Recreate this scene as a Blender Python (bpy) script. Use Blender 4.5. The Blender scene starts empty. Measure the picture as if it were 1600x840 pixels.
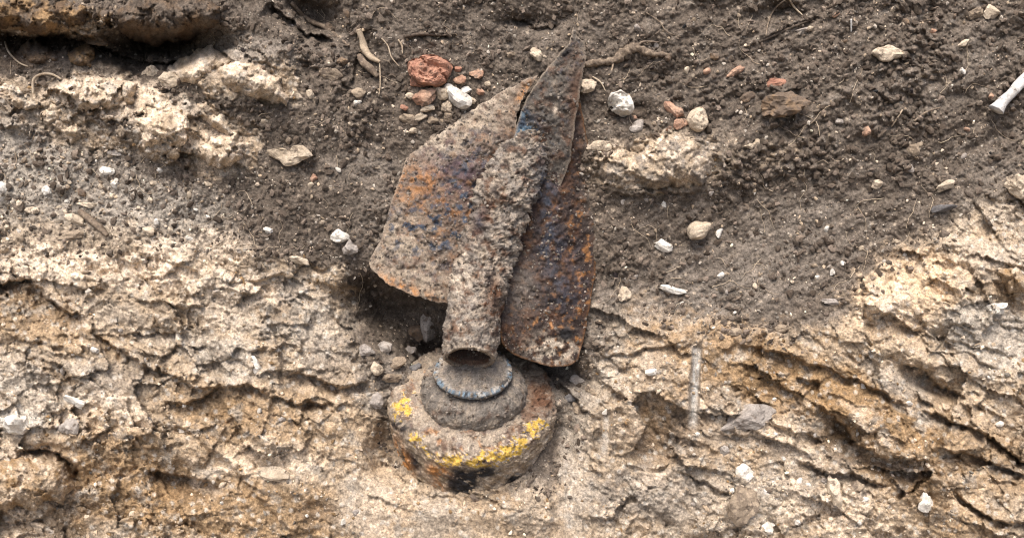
import bpy, bmesh, math, random
import numpy as np
from mathutils import Vector, Matrix
from mathutils.geometry import delaunay_2d_cdt

random.seed(7)
RNG = np.random.default_rng(7)
sc = bpy.context.scene
COL = sc.collection

# ------------------------------------------------------------------ frame of the bank, camera, sky, sun
# The bank is a slope of about 70 degrees. Its face is laid out in millimetres: x to the right,
# y down the face, h outward from the face.
D = 1244.0                       # camera distance from the face in mm
SL = math.radians(70)
U = np.array([1.0, 0.0, 0.0])
V = np.array([0.0, math.cos(SL), math.sin(SL)])
N = np.array([0.0, -math.sin(SL), math.cos(SL)])
C0 = np.array([0.0, 0.0, 1.05])

def P(x, y, h=0.0):
    x = np.asarray(x, float); y = np.asarray(y, float); h = np.asarray(h, float)
    s = (D - h) / D
    return (C0 + 0.001 * (((x - 800) * s)[..., None] * U + ((420 - y) * s)[..., None] * V + h[..., None] * N))

cam_d = bpy.data.cameras.new('camera')
cam = bpy.data.objects.new('camera', cam_d); COL.objects.link(cam)
cam_d.sensor_width = 36; cam_d.lens = 36 * D / 1600.0
cam_d.clip_start = 0.02; cam_d.clip_end = 200
cam.matrix_world = Matrix(((U[0], V[0], N[0], 0), (U[1], V[1], N[1], 0), (U[2], V[2], N[2], 0), (0, 0, 0, 1)))
cam.location = C0 + N * D * 0.001
sc.camera = cam

SUN_EL, SUN_AZ = math.radians(70), math.radians(-24)      # azimuth from -Y (the open side), negative = left
w = bpy.data.worlds.new('World'); sc.world = w; w.use_nodes = True
nt = w.node_tree
sky = nt.nodes.new('ShaderNodeTexSky'); sky.sky_type = 'NISHITA'; sky.sun_disc = False
sky.sun_elevation = SUN_EL; sky.sun_rotation = math.pi + SUN_AZ * -1
sky.air_density = 1.0; sky.dust_density = 6.0; sky.ozone_density = 0.6
bg = nt.nodes['Background']; bg.inputs['Strength'].default_value = 0.15
nt.links.new(sky.outputs[0], bg.inputs['Color'])
sd = bpy.data.lights.new('sun', 'SUN'); sun = bpy.data.objects.new('sun', sd); COL.objects.link(sun)
sd.energy = 2.5; sd.angle = math.radians(32); sd.color = (1.0, 0.965, 0.92)
sdir = Vector((math.sin(SUN_AZ) * math.cos(SUN_EL), -math.cos(SUN_AZ) * math.cos(SUN_EL), math.sin(SUN_EL)))
sun.rotation_euler = sdir.to_track_quat('Z', 'Y').to_euler()
sun.location = (-1, -2, 4)
sc.view_settings.view_transform = 'Standard'; sc.view_settings.look = 'None'
sc.cycles.filter_width = 1.1
sc.view_settings.exposure = 0.64; sc.view_settings.gamma = 1

# ------------------------------------------------------------------ noise
_r = np.random.default_rng(11)
PERM = np.concatenate([_r.permutation(256)] * 2)
ANG = _r.random(256) * 2 * np.pi
GX, GY = np.cos(ANG).astype(np.float32), np.sin(ANG).astype(np.float32)
J1, J2, J3 = [_r.random(256).astype(np.float32) for _ in range(3)]
G3 = _r.normal(size=(256, 3)); G3 /= np.linalg.norm(G3, axis=1)[:, None]

def perlin(x, y, seed=0):
    x = x + seed * 17.37; y = y + seed * 9.71
    xi = np.floor(x).astype(np.int32); yi = np.floor(y).astype(np.int32)
    fx = (x - xi).astype(np.float32); fy = (y - yi).astype(np.float32)
    xi &= 255; yi &= 255; x1 = (xi + 1) & 255; y1 = (yi + 1) & 255
    def g(a, b, dx, dy):
        k = PERM[PERM[a] + b]; return GX[k] * dx + GY[k] * dy
    u = fx * fx * fx * (fx * (fx * 6 - 15) + 10); v = fy * fy * fy * (fy * (fy * 6 - 15) + 10)
    a = g(xi, yi, fx, fy); b = g(x1, yi, fx - 1, fy); c = g(xi, y1, fx, fy - 1); d = g(x1, y1, fx - 1, fy - 1)
    r = a + (b - a) * u
    return (r + ((c + (d - c) * u) - r) * v) * 1.5

def fbm(x, y, s, o=4, seed=0, gain=0.5, ang=0.0, stretch=1.0, ridged=False):
    if ang or stretch != 1.0:
        c, n = math.cos(math.radians(ang)), math.sin(math.radians(ang))
        x, y = (x * c + y * n) / stretch, (-x * n + y * c)
    t = 0; a = 1.0; tot = 0; f = 1.0 / s
    for i in range(o):
        p = perlin(x * f, y * f, seed + i * 3)
        if ridged: p = 1 - 2 * np.abs(p)
        t = t + a * p; tot += a; a *= gain; f *= 2.03
    return t / tot

def worley(x, y, s, seed=0):
    x = x / s + seed * 13.1; y = y / s + seed * 5.7
    xi = np.floor(x).astype(np.int32); yi = np.floor(y).astype(np.int32)
    fx = (x - xi).astype(np.float32); fy = (y - yi).astype(np.float32)
    f1 = np.full(fx.shape, 9, np.float32); f2 = f1.copy(); idc = np.zeros(fx.shape, np.float32)
    for dx in (-1, 0, 1):
        for dy in (-1, 0, 1):
            k = PERM[PERM[(xi + dx) & 255] + ((yi + dy) & 255)]
            d = np.hypot(dx + J1[k] - fx, dy + J2[k] - fy)
            m = d < f1
            f2 = np.where(m, f1, np.minimum(f2, d)); idc = np.where(m, J3[k], idc); f1 = np.where(m, d, f1)
    return f1, f2, idc

def facets2(x, y, s, seed=0, ang=0.0, stretch=1.0, tilt=1.0):
    """broken rock: every cell of a jittered grid is a small plane with its own tilt and level"""
    c, n = math.cos(math.radians(ang)), math.sin(math.radians(ang))
    x, y = (x * c + y * n) / stretch, (-x * n + y * c)
    x = x / s + seed * 13.1; y = y / s + seed * 5.7
    xi = np.floor(x).astype(np.int32); yi = np.floor(y).astype(np.int32)
    fx = (x - xi).astype(np.float32); fy = (y - yi).astype(np.float32)
    f1 = np.full(fx.shape, 9, np.float32); hh = np.zeros(fx.shape, np.float32)
    for dx in (-1, 0, 1):
        for dy in (-1, 0, 1):
            k = PERM[PERM[(xi + dx) & 255] + ((yi + dy) & 255)]
            ex = fx - dx - J1[k]; ey = fy - dy - J2[k]; d = np.abs(ex) ** 1.4 + np.abs(ey) ** 1.4
            m = d < f1; f1 = np.where(m, d, f1)
            hh = np.where(m, (J3[k] - .5) + tilt * (GX[k] * ex + GY[k] * ey), hh)
    return hh

def noise3(p, s, seed=0, o=3):
    out = 0; a = 1; tot = 0
    for i in range(o):
        q = p / s + seed * 7.77 + i * 3.3
        b = np.floor(q).astype(int); f = q - b; b &= 255
        uu = f * f * (3 - 2 * f); t = 0
        for cx in (0, 1):
            for cy in (0, 1):
                for cz in (0, 1):
                    k = PERM[(PERM[PERM[(b[:, 0] + cx) & 255] + ((b[:, 1] + cy) & 255)] + ((b[:, 2] + cz) & 255)) & 511]
                    d = (f - np.array([cx, cy, cz])); g = (G3[k] * d).sum(1)
                    wt = np.where(cx, uu[:, 0], 1 - uu[:, 0]) * np.where(cy, uu[:, 1], 1 - uu[:, 1]) * np.where(cz, uu[:, 2], 1 - uu[:, 2])
                    t = t + g * wt
        out = out + a * t; tot += a; a *= 0.5; s = s / 2.0
    return out / tot * 1.6

def sstep(a, b, x):
    t = np.clip((x - a) / (b - a), 0, 1); return t * t * (3 - 2 * t)

# ------------------------------------------------------------------ object helpers
def tag(o, label=None, cat=None, group=None, kind=None):
    for k, v in (('label', label), ('category', cat), ('group', group), ('kind', kind)):
        if v: o[k] = v
    return o

def mesh_np(name, co, faces, cols=None, smooth=True):
    """faces: (n,3) or (n,4) array"""
    me = bpy.data.meshes.new(name)
    co = np.asarray(co, np.float32); faces = np.asarray(faces, np.int32)
    me.vertices.add(len(co)); me.vertices.foreach_set('co', co.ravel())
    k = faces.shape[1]
    me.loops.add(faces.size); me.loops.foreach_set('vertex_index', faces.ravel())
    me.polygons.add(len(faces)); me.polygons.foreach_set('loop_start', np.arange(0, faces.size, k, dtype=np.int32))
    me.polygons.foreach_set('use_smooth', np.full(len(faces), smooth))
    me.update(calc_edges=True)
    if cols is not None:
        a = me.attributes.new('Col', 'FLOAT_COLOR', 'POINT')
        c = np.ones((len(co), 4), np.float32); c[:, :3] = cols
        a.data.foreach_set('color', c.ravel())
    return me

def link(name, me, m, parent=None, loc=None):
    o = bpy.data.objects.new(name, me); COL.objects.link(o)
    if m: me.materials.append(m)
    if loc is not None: o.location = loc
    if parent: o.parent = parent
    return o

# ------------------------------------------------------------------ materials
def mat(name):
    m = bpy.data.materials.new(name); m.use_nodes = True
    nt = m.node_tree; b = nt.nodes['Principled BSDF']
    b.inputs['Roughness'].default_value = 0.95
    b.inputs['Specular IOR Level'].default_value = 0.15
    return m, nt, b

def nnode(nt, typ, **kw):
    n = nt.nodes.new(typ)
    for k, v in kw.items():
        if k in n.inputs: n.inputs[k].default_value = v
        else: setattr(n, k, v)
    return n

def ground_material(name, scale=320.0, bump=0.35, grain=(0.62, 1.4), speck=0.0, dist=0.0015, rough=0.95, spec=0.15):
    """colour of the ground attribute, broken up by two sizes of grain; fine relief"""
    m, nt, b = mat(name); L = nt.links.new
    b.inputs['Roughness'].default_value = rough; b.inputs['Specular IOR Level'].default_value = spec
    at = nnode(nt, 'ShaderNodeAttribute', attribute_name='Col')
    tc = nnode(nt, 'ShaderNodeTexCoord')
    n1 = nnode(nt, 'ShaderNodeTexNoise', Scale=scale, Detail=3.0, Roughness=0.75)
    L(tc.outputs['Object'], n1.inputs['Vector'])
    mr = nnode(nt, 'ShaderNodeMapRange'); mr.inputs['From Min'].default_value = 0.3; mr.inputs['From Max'].default_value = 0.7
    mr.inputs['To Min'].default_value = grain[0]; mr.inputs['To Max'].default_value = grain[1]
    L(n1.outputs['Fac'], mr.inputs['Value'])
    vm = nnode(nt, 'ShaderNodeVectorMath', operation='SCALE')
    L(at.outputs['Color'], vm.inputs[0]); L(mr.outputs[0], vm.inputs['Scale'])
    last = vm.outputs[0]
    if speck:
        vo = nnode(nt, 'ShaderNodeTexVoronoi', Scale=scale * 0.55); L(tc.outputs['Object'], vo.inputs['Vector'])
        cr = nnode(nt, 'ShaderNodeMapRange'); cr.inputs['From Min'].default_value = 0.985 - speck; cr.inputs['From Max'].default_value = 1.0
        sx = nnode(nt, 'ShaderNodeSeparateColor'); L(vo.outputs['Color'], sx.inputs[0]); L(sx.outputs[0], cr.inputs['Value'])
        mx = nnode(nt, 'ShaderNodeMix', data_type='RGBA'); L(cr.outputs[0], mx.inputs['Factor'])
        L(last, mx.inputs['A']); mx.inputs['B'].default_value = (0.5, 0.43, 0.34, 1); last = mx.outputs['Result']
    L(last, b.inputs['Base Color'])
    n2 = nnode(nt, 'ShaderNodeTexNoise', Scale=scale * 1.6, Detail=2.0, Roughness=0.7); L(tc.outputs['Object'], n2.inputs['Vector'])
    bp = nnode(nt, 'ShaderNodeBump', Strength=bump, Distance=dist); L(n2.outputs['Fac'], bp.inputs['Height'])
    L(bp.outputs[0], b.inputs['Normal'])
    return m

M_GROUND = ground_material('earth', grain=(0.45, 1.6), bump=0.6)
M_OUTER = ground_material('outer_earth', scale=120, grain=(0.35, 1.7), bump=1.0, dist=0.009)
M_CRUMB = ground_material('crumbs', scale=500)
M_STEEL = ground_material('rusted_steel', scale=420, bump=0.7, grain=(0.5, 1.45), rough=0.75, spec=0.25)

def stone_material(name, c1, c2, dirt=0.35, dirtcol=(0.13, 0.1, 0.078), scale=45):
    m, nt, b = mat(name); L = nt.links.new
    tc = nnode(nt, 'ShaderNodeTexCoord'); oi = nnode(nt, 'ShaderNodeObjectInfo')
    ad = nnode(nt, 'ShaderNodeVectorMath', operation='ADD'); L(tc.outputs['Object'], ad.inputs[0]); L(oi.outputs['Random'], ad.inputs[1])
    n1 = nnode(nt, 'ShaderNodeTexNoise', Scale=scale, Detail=6.0, Roughness=0.7); L(ad.outputs[0], n1.inputs['Vector'])
    r1 = nnode(nt, 'ShaderNodeValToRGB'); r1.color_ramp.elements[0].position = 0.35; r1.color_ramp.elements[1].position = 0.65
    r1.color_ramp.elements[0].color = (*c1, 1); r1.color_ramp.elements[1].color = (*c2, 1)
    L(n1.outputs['Fac'], r1.inputs[0])
    n2 = nnode(nt, 'ShaderNodeTexNoise', Scale=scale * 1.7, Detail=7.0, Roughness=0.75); L(ad.outputs[0], n2.inputs['Vector'])
    r2 = nnode(nt, 'ShaderNodeMapRange'); r2.inputs['From Min'].default_value = 0.68 - dirt * 0.5; r2.inputs['From Max'].default_value = 0.76 - dirt * 0.5
    r2.inputs['To Max'].default_value = 0.85
    L(n2.outputs['Fac'], r2.inputs['Value'])
    mx = nnode(nt, 'ShaderNodeMix', data_type='RGBA'); L(r2.outputs[0], mx.inputs['Factor']); L(r1.outputs[0], mx.inputs['A'])
    mx.inputs['B'].default_value = (*dirtcol, 1)
    n3 = nnode(nt, 'ShaderNodeTexNoise', Scale=380.0, Detail=3.0, Roughness=0.8); L(ad.outputs[0], n3.inputs['Vector'])
    mr = nnode(nt, 'ShaderNodeMapRange'); mr.inputs['From Min'].default_value = 0.3; mr.inputs['From Max'].default_value = 0.7
    mr.inputs['To Min'].default_value = 0.7; mr.inputs['To Max'].default_value = 1.25; L(n3.outputs['Fac'], mr.inputs['Value'])
    vm = nnode(nt, 'ShaderNodeVectorMath', operation='SCALE'); L(mx.outputs['Result'], vm.inputs[0]); L(mr.outputs[0], vm.inputs['Scale'])
    L(vm.outputs[0], b.inputs['Base Color'])
    bp = nnode(nt, 'ShaderNodeBump', Strength=0.4, Distance=0.0015); L(n3.outputs['Fac'], bp.inputs['Height']); L(bp.outputs[0], b.inputs['Normal'])
    return m

MS = {
 'white': stone_material('white_stone', (0.46, 0.42, 0.36), (0.72, 0.68, 0.61), 0.22),
 'cream': stone_material('cream_limestone', (0.36, 0.29, 0.21), (0.6, 0.5, 0.38), 0.28),
 'tan': stone_material('tan_limestone', (0.2, 0.155, 0.112), (0.36, 0.285, 0.205), 0.35),
 'ochre': stone_material('ochre_limestone', (0.3, 0.2, 0.11), (0.5, 0.37, 0.22), 0.3),
 'brown': stone_material('brown_rock', (0.13, 0.09, 0.062), (0.27, 0.185, 0.115), 0.5),
 'dark': stone_material('dark_clod', (0.075, 0.057, 0.044), (0.15, 0.115, 0.088), 0.4, (0.05, 0.04, 0.03)),
 'grey': stone_material('grey_stone', (0.22, 0.19, 0.165), (0.38, 0.34, 0.3), 0.25),
 'slate': stone_material('slate_stone', (0.09, 0.085, 0.085), (0.17, 0.16, 0.155), 0.25),
 'brick': stone_material('fired_brick', (0.24, 0.115, 0.08), (0.46, 0.25, 0.17), 0.3, (0.15, 0.1, 0.075)),
 'pink': stone_material('pink_brick_chip', (0.28, 0.15, 0.1), (0.5, 0.33, 0.23), 0.35),
 'wood': stone_material('dead_root', (0.10, 0.072, 0.052), (0.30, 0.235, 0.17), 0.4, scale=120),
 'palewood': stone_material('pale_root', (0.34, 0.26, 0.18), (0.5, 0.41, 0.3), 0.15),
 'bone': stone_material('bleached_stick', (0.42, 0.4, 0.37), (0.7, 0.68, 0.65), 0.2),
}

# ------------------------------------------------------------------ the bank: height and colour over the face
CL = {'D': (0.104, 0.083, 0.065), 'K': (0.05, 0.038, 0.029), 'G': (0.19, 0.162, 0.134), 'S': (0.342, 0.264, 0.184),
      'O': (0.24, 0.155, 0.08), 'P': (0.605, 0.492, 0.372), 'Q': (.54, .405, .27), 'L': (0.33, 0.29, 0.24), 'B': (0.105, 0.07, 0.044), 'W': (0.5, 0.46, 0.4)}
SAND = np.array([(-900, 380), (0, 392), (60, 385), (160, 398), (240, 372), (330, 372), (400, 405), (470, 420), (545, 450), (560, 520), (580, 590),
                 (640, 625), (600, 700), (740, 760), (880, 760), (900, 640), (935, 560), (935, 490), (985, 465), (1090, 535), (1200, 528),
                 (1320, 505), (1350, 445), (1430, 395), (1510, 325), (1600, 300), (2500, 260), (2500, 2400), (-900, 2400)], float)
LIME = [(40, 165, 90, 40, 15), (165, 152, 100, 34, 4), (255, 208, 70, 44, 0), (350, 235, 66, 40, 0), (385, 122, 90, 44, 15), (120, 208, 80, 24, 20), (330, 190, 60, 20, 38), (1030, 255, 100, 40, -8), (60, 30, 110, 26, 0), (480, 440, 80, 30, 10)]
def poly_sd(x, y, poly):
    d = np.full(x.shape, 1e9); ins = np.zeros(x.shape, bool)
    n = len(poly)
    for i in range(n):
        a, b = poly[i], poly[(i + 1) % n]; e = b - a
        t = np.clip(((x - a[0]) * e[0] + (y - a[1]) * e[1]) / (e @ e), 0, 1)
        d = np.minimum(d, np.hypot(x - a[0] - t * e[0], y - a[1] - t * e[1]))
        c = ((a[1] > y) != (b[1] > y))
        if e[1] != 0: ins ^= c & (x < (b[0] - a[0]) * (y - a[1]) / e[1] + a[0])
    return np.where(ins, d, -d)

# broad relief: x, y, rx, ry, angle, mm out of the face
BLOBS = [
 (800, 1100, 1500, 360, 0, 70), (250, 640, 420, 200, 12, 38), (1400, 700, 420, 190, 25, 40), (1500, 470, 190, 130, -30, 26),
 (760, 400, 210, 230, 0, -58), (622, 495, 74, 44, 22, -125), (670, 556, 40, 26, 20, -95), (845, 572, 80, 22, 12, -90), (700, 545, 40, 34, 0, -45), (560, 480, 40, 40, 0, -22),
 (680, 590, 60, 40, 0, -20),
 (250, 74, 82, 26, -3, -190), (270, 28, 110, 26, 6, 14), (490, 22, 46, 24, 30, -80), (440, 60, 40, 60, 30, 12), (70, 25, 120, 30, 0, 26), (70, 68, 90, 14, 3, -70),
 (200, 108, 60, 12, 20, -22), (60, 95, 90, 26, 0, 8), (350, 125, 110, 40, 15, 24), (120, 175, 150, 45, 10, 18), (250, 205, 70, 40, 10, 16), (350, 235, 60, 40, 0, 16),
 (740, 880, 190, 100, 0, 40), (740, 795, 130, 34, 0, 34), (604, 700, 28, 54, 5, -52), (880, 680, 22, 46, 0, -34), 
 (1030, 250, 110, 50, -8, 20), (1100, 430, 200, 120, -25, -22), (1300, 200, 260, 60, -28, 12), (1180, 300, 200, 40, -30, -6), (840, 30, 50, 26, 0, -10), (816, 36, 40, 10, 0, -18),
 (1000, 560, 60, 50, 0, 14), (1030, 690, 50, 50, 0, -18), (1130, 620, 60, 60, 0, -10), (1330, 690, 55, 26, 35, -30), (1370, 730, 60, 14, 20, -24),
 (1150, 800, 120, 60, 0, 18), (1290, 790, 70, 50, 0, 12), (970, 175, 14, 20, 0, -10), (1005, 178, 20, 14, 0, -26), (560, 95, 30, 50, 20, -14),
 (1440, 590, 44, 14, 28, -34), (1435, 560, 60, 16, 20, 12), (60, 750, 75, 45, 5, 24), (112, 735, 10, 28, -35, -30), (75, 700, 40, 6, 5, -22),
 (60, 462, 60, 20, 25, -12), (290, 745, 60, 26, 10, -20), (500, 795, 30, 16, 0, -10), (455, 765, 40, 20, 0, 6), (600, 300, 60, 100, 0, 6), (1215, 20, 40, 14, -10, -24),
]
# lips: points along the lip, out above, in below, reach above, reach below
LIPS = [
 ([(-40, 450), (20, 440), (50, 436), (75, 468), (110, 488), (150, 492)], 12, 26, 50, 16),
 ([(150, 520), (200, 555), (255, 580), (310, 606), (345, 612)], 10, 22, 45, 16),
 ([(250, 624), (290, 632), (320, 618), (345, 604), (390, 602), (430, 618)], 14, 22, 50, 18),
 ([(210, 466), (250, 472), (290, 482), (330, 476)], 8, 14, 30, 10),
 ([(330, 446), (380, 440), (440, 430), (520, 448), (560, 452)], 8, 10, 30, 14),
 ([(25, 700), (60, 704), (95, 706), (112, 724), (128, 752)], 14, 34, 40, 9),
 ([(225, 736), (270, 740), (320, 752), (350, 764)], 10, 26, 40, 22),
 ([(0, 818), (40, 812), (75, 806)], 8, 16, 30, 10),
 ([(440, 580), (490, 590), (530, 606), (580, 590)], 14, 20, 36, 18),
 ([(420, 615), (470, 632), (520, 628)], 10, 18, 30, 14),
 ([(300, 680), (360, 730), (420, 790), (470, 850)], 8, 9, 40, 16),
 ([(260, 650), (330, 700), (400, 760)], 6, 9, 30, 12),
 ([(180, 690), (250, 700), (290, 690)], 8, 12, 26, 10),
 ([(1140, 536), (1190, 540), (1250, 560), (1330, 590), (1380, 610), (1425, 640)], 8, 18, 40, 16),
 ([(1245, 588), (1262, 590), (1285, 600)], 8, 22, 20, 8),
 ([(1400, 566), (1430, 570), (1470, 600), (1510, 622)], 12, 26, 40, 14),
 ([(1430, 640), (1480, 655), (1520, 668), (1555, 690), (1600, 718), (1640, 730)], 12, 28, 30, 10),
 ([(1480, 700), (1530, 716), (1580, 734), (1640, 745)], 10, 24, 26, 12),
 ([(1490, 760), (1520, 790), (1550, 812), (1600, 816), (1650, 830)], 10, 24, 30, 12),
 ([(1280, 630), (1320, 668), (1350, 700), (1400, 716), (1460, 722)], 16, 30, 50, 20),
 ([(1150, 650), (1230, 668), (1300, 700)], 6, 14, 30, 14),
 ([(1240, 720), (1290, 736), (1340, 742), (1390, 760)], 10, 18, 26, 14),
 ([(1060, 740), (1100, 752), (1150, 775)], 8, 16, 30, 14),
 ([(985, 735), (1030, 742), (1070, 722)], -6, -14, 16, 20),
 ([(930, 560), (990, 548), (1060, 540), (1090, 536)], 8, 14, 30, 16),
 ([(870, 590), (900, 622), (940, 660)], 4, 18, 20, 14),
 ([(1350, 500), (1380, 492), (1410, 488)], 8, 14, 26, 10),
 ([(80, 60), (150, 66), (200, 92), (260, 98), (320, 84)], 10, 26, 30, 12),
 ([(0, 52), (60, 58), (110, 50), (160, 58)], 10, 30, 26, 12),
 ([(420, 0), (450, 30), (480, 52), (530, 60)], 8, 26, 20, 16),
 ([(460, 90), (510, 110), (560, 150)], 6, 10, 20, 12),
 ([(545, 140), (560, 90), (590, 118)], 4, 14, 14, 14),
 ([(1390, 500), (1450, 520), (1520, 540), (1600, 560)], 5, 10, 30, 12),
 ([(630, 58), (670, 52), (715, 54)], 3, 14, 10, 5),
 ([(800, 30), (840, 42), (880, 36)], 6, 14, 14, 9),
 ([(0, 520), (90, 540), (150, 566)], 5, 9, 26, 12),
 ([(940, 300), (1000, 306), (1100, 300)], 8, 8, 30, 14),
 ([(1190, 60), (1250, 38), (1290, 24)], 4, 10, 12, 8),
]
# patches of earth: x, y, rx, ry, angle, class, strength
PATCH = [
 (60, 200, 170, 60, 15, 'G', .8), (120, 330, 190, 70, 5, 'L', .55), (250, 340, 110, 50, 5, 'L', .5), (30, 260, 100, 70, 0, 'L', .55), (90, 380, 160, 40, 0, 'S', .6), (330, 80, 120, 40, 10, 'G', .6),
 (300, 390, 90, 30, 0, 'P', .55), (165, 150, 100, 30, 5, 'P', .75), (40, 150, 70, 22, 20, 'S', .6), (120, 205, 70, 24, 20, 'S', .7), (255, 205, 45, 36, 0, 'P', .85), (345, 235, 55, 34, 0, 'P', .75),
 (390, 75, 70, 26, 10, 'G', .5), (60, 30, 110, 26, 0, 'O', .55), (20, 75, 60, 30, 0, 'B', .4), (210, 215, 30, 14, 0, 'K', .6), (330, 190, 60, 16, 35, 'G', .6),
 (560, 260, 60, 26, 0, 'G', .5), (590, 350, 40, 60, 0, 'G', .35), (450, 300, 130, 80, 20, 'D', .3),
 (1030, 255, 105, 40, -8, 'S', .75), (1060, 232, 70, 20, -15, 'P', .5), (1210, 245, 50, 14, -25, 'S', .45), (945, 232, 26, 10, 0, 'P', .6),
 (1060, 480, 90, 36, 0, 'G', .4), (1240, 400, 160, 60, -35, 'G', .25), (1560, 300, 50, 60, 0, 'G', .4), (1400, 330, 120, 60, -30, 'D', .3),
 (960, 500, 50, 50, 0, 'G', .65), (1100, 515, 130, 20, 5, 'P', .5), (1150, 420, 180, 70, -35, 'G', .3), (1450, 120, 160, 60, -30, 'G', .2), (700, 60, 300, 40, 0, 'G', .15), (1290, 150, 260, 60, -25, 'D', .4), (1350, 250, 160, 30, -25, 'K', .25),
 # sand below, left
 (60, 410, 120, 26, 5, 'P', .75), (230, 430, 130, 30, 5, 'P', .7), (60, 500, 130, 40, 15, 'O', .55), (280, 500, 120, 50, 20, 'S', .6), (400, 480, 110, 50, 10, 'L', .5),
 (350, 560, 80, 36, 20, 'L', .7), (480, 510, 80, 50, 20, 'L', .5), (520, 560, 60, 36, 0, 'G', .55), (430, 450, 60, 22, 0, 'P', .6), (455, 448, 26, 24, 0, 'G', .7), (30, 620, 60, 70, 0, 'L', .7), (120, 600, 60, 40, 0, 'L', .6),
 (190, 590, 50, 36, 0, 'G', .5), (150, 640, 90, 40, 15, 'P', .6), (180, 670, 60, 24, 20, 'O', .5), (40, 740, 80, 44, 0, 'P', .7), (30, 655, 30, 22, 0, 'W', .7),
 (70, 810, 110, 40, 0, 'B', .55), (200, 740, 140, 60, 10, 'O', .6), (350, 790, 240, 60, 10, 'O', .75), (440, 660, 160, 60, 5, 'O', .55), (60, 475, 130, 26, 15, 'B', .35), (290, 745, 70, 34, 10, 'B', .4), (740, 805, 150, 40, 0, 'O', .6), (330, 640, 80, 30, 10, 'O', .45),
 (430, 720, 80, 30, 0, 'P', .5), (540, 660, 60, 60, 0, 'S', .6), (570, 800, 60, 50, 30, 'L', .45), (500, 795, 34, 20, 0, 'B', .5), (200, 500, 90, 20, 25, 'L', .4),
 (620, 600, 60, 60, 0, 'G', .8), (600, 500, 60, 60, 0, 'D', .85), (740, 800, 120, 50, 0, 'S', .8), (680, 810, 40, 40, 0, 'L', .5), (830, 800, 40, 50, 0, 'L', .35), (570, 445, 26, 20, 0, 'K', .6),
 # sand below, right
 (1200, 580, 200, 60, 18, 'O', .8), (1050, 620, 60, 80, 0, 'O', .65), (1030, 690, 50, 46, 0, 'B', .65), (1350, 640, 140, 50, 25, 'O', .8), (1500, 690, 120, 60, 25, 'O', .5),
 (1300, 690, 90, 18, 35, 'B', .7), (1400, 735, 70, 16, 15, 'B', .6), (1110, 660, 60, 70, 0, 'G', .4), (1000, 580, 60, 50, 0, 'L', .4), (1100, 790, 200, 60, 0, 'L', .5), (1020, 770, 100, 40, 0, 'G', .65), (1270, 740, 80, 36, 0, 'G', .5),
 (1430, 450, 110, 60, -30, 'Q', .9), (1540, 370, 70, 40, -20, 'Q', .6), (1560, 380, 80, 60, 0, 'L', .55), (1550, 530, 90, 50, 20, 'L', .85), (1580, 440, 40, 30, 0, 'O', .6), (1400, 600, 60, 20, 30, 'L', .6), (1440, 645, 50, 12, 30, 'L', .6), (1530, 500, 60, 30, 0, 'L', .5),
 (1550, 640, 80, 30, 20, 'S', .5), (1340, 540, 90, 26, 0, 'S', .6), (1230, 650, 70, 20, 10, 'P', .35), (1290, 800, 70, 36, 0, 'P', .6), (1480, 800, 100, 40, 25, 'O', .5), (1240, 620, 90, 30, 10, 'O', .6), (900, 720, 30, 110, 0, 'L', .45),
 (940, 610, 30, 60, 20, 'L', .35), (1385, 485, 36, 22, 0, 'P', .8), (1230, 700, 80, 16, 20, 'P', .4), (880, 600, 40, 30, 30, 'G', .6), (1120, 560, 16, 20, 0, 'K', .3),
]

def sand_mask(x, y):
    xd = x + 26 * fbm(x, y, 70, 4, 31); yd = y + 26 * fbm(x, y, 70, 4, 37)
    lime = np.zeros(x.shape)
    for bx, by, rx, ry, a in LIME:
        m = (np.abs(x - bx) < rx * 2.2) & (np.abs(y - by) < rx * 2)
        c, s = math.cos(math.radians(a)), math.sin(math.radians(a)); dx, dy = xd[m] - bx, yd[m] - by
        lime[m] = np.maximum(lime[m], 1.5 - np.sqrt(((dx * c + dy * s) / rx) ** 2 + ((-dx * s + dy * c) / ry) ** 2))
    lime = sstep(.4, .62, lime + .9 * fbm(x, y, 34, 5, 43, gain=.7)) * .95 * (lime > .01)
    return np.maximum(lime, sstep(-26, 34, poly_sd(xd, yd, SAND) + 46 * fbm(x, y, 30, 5, 41, gain=.7)))

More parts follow.
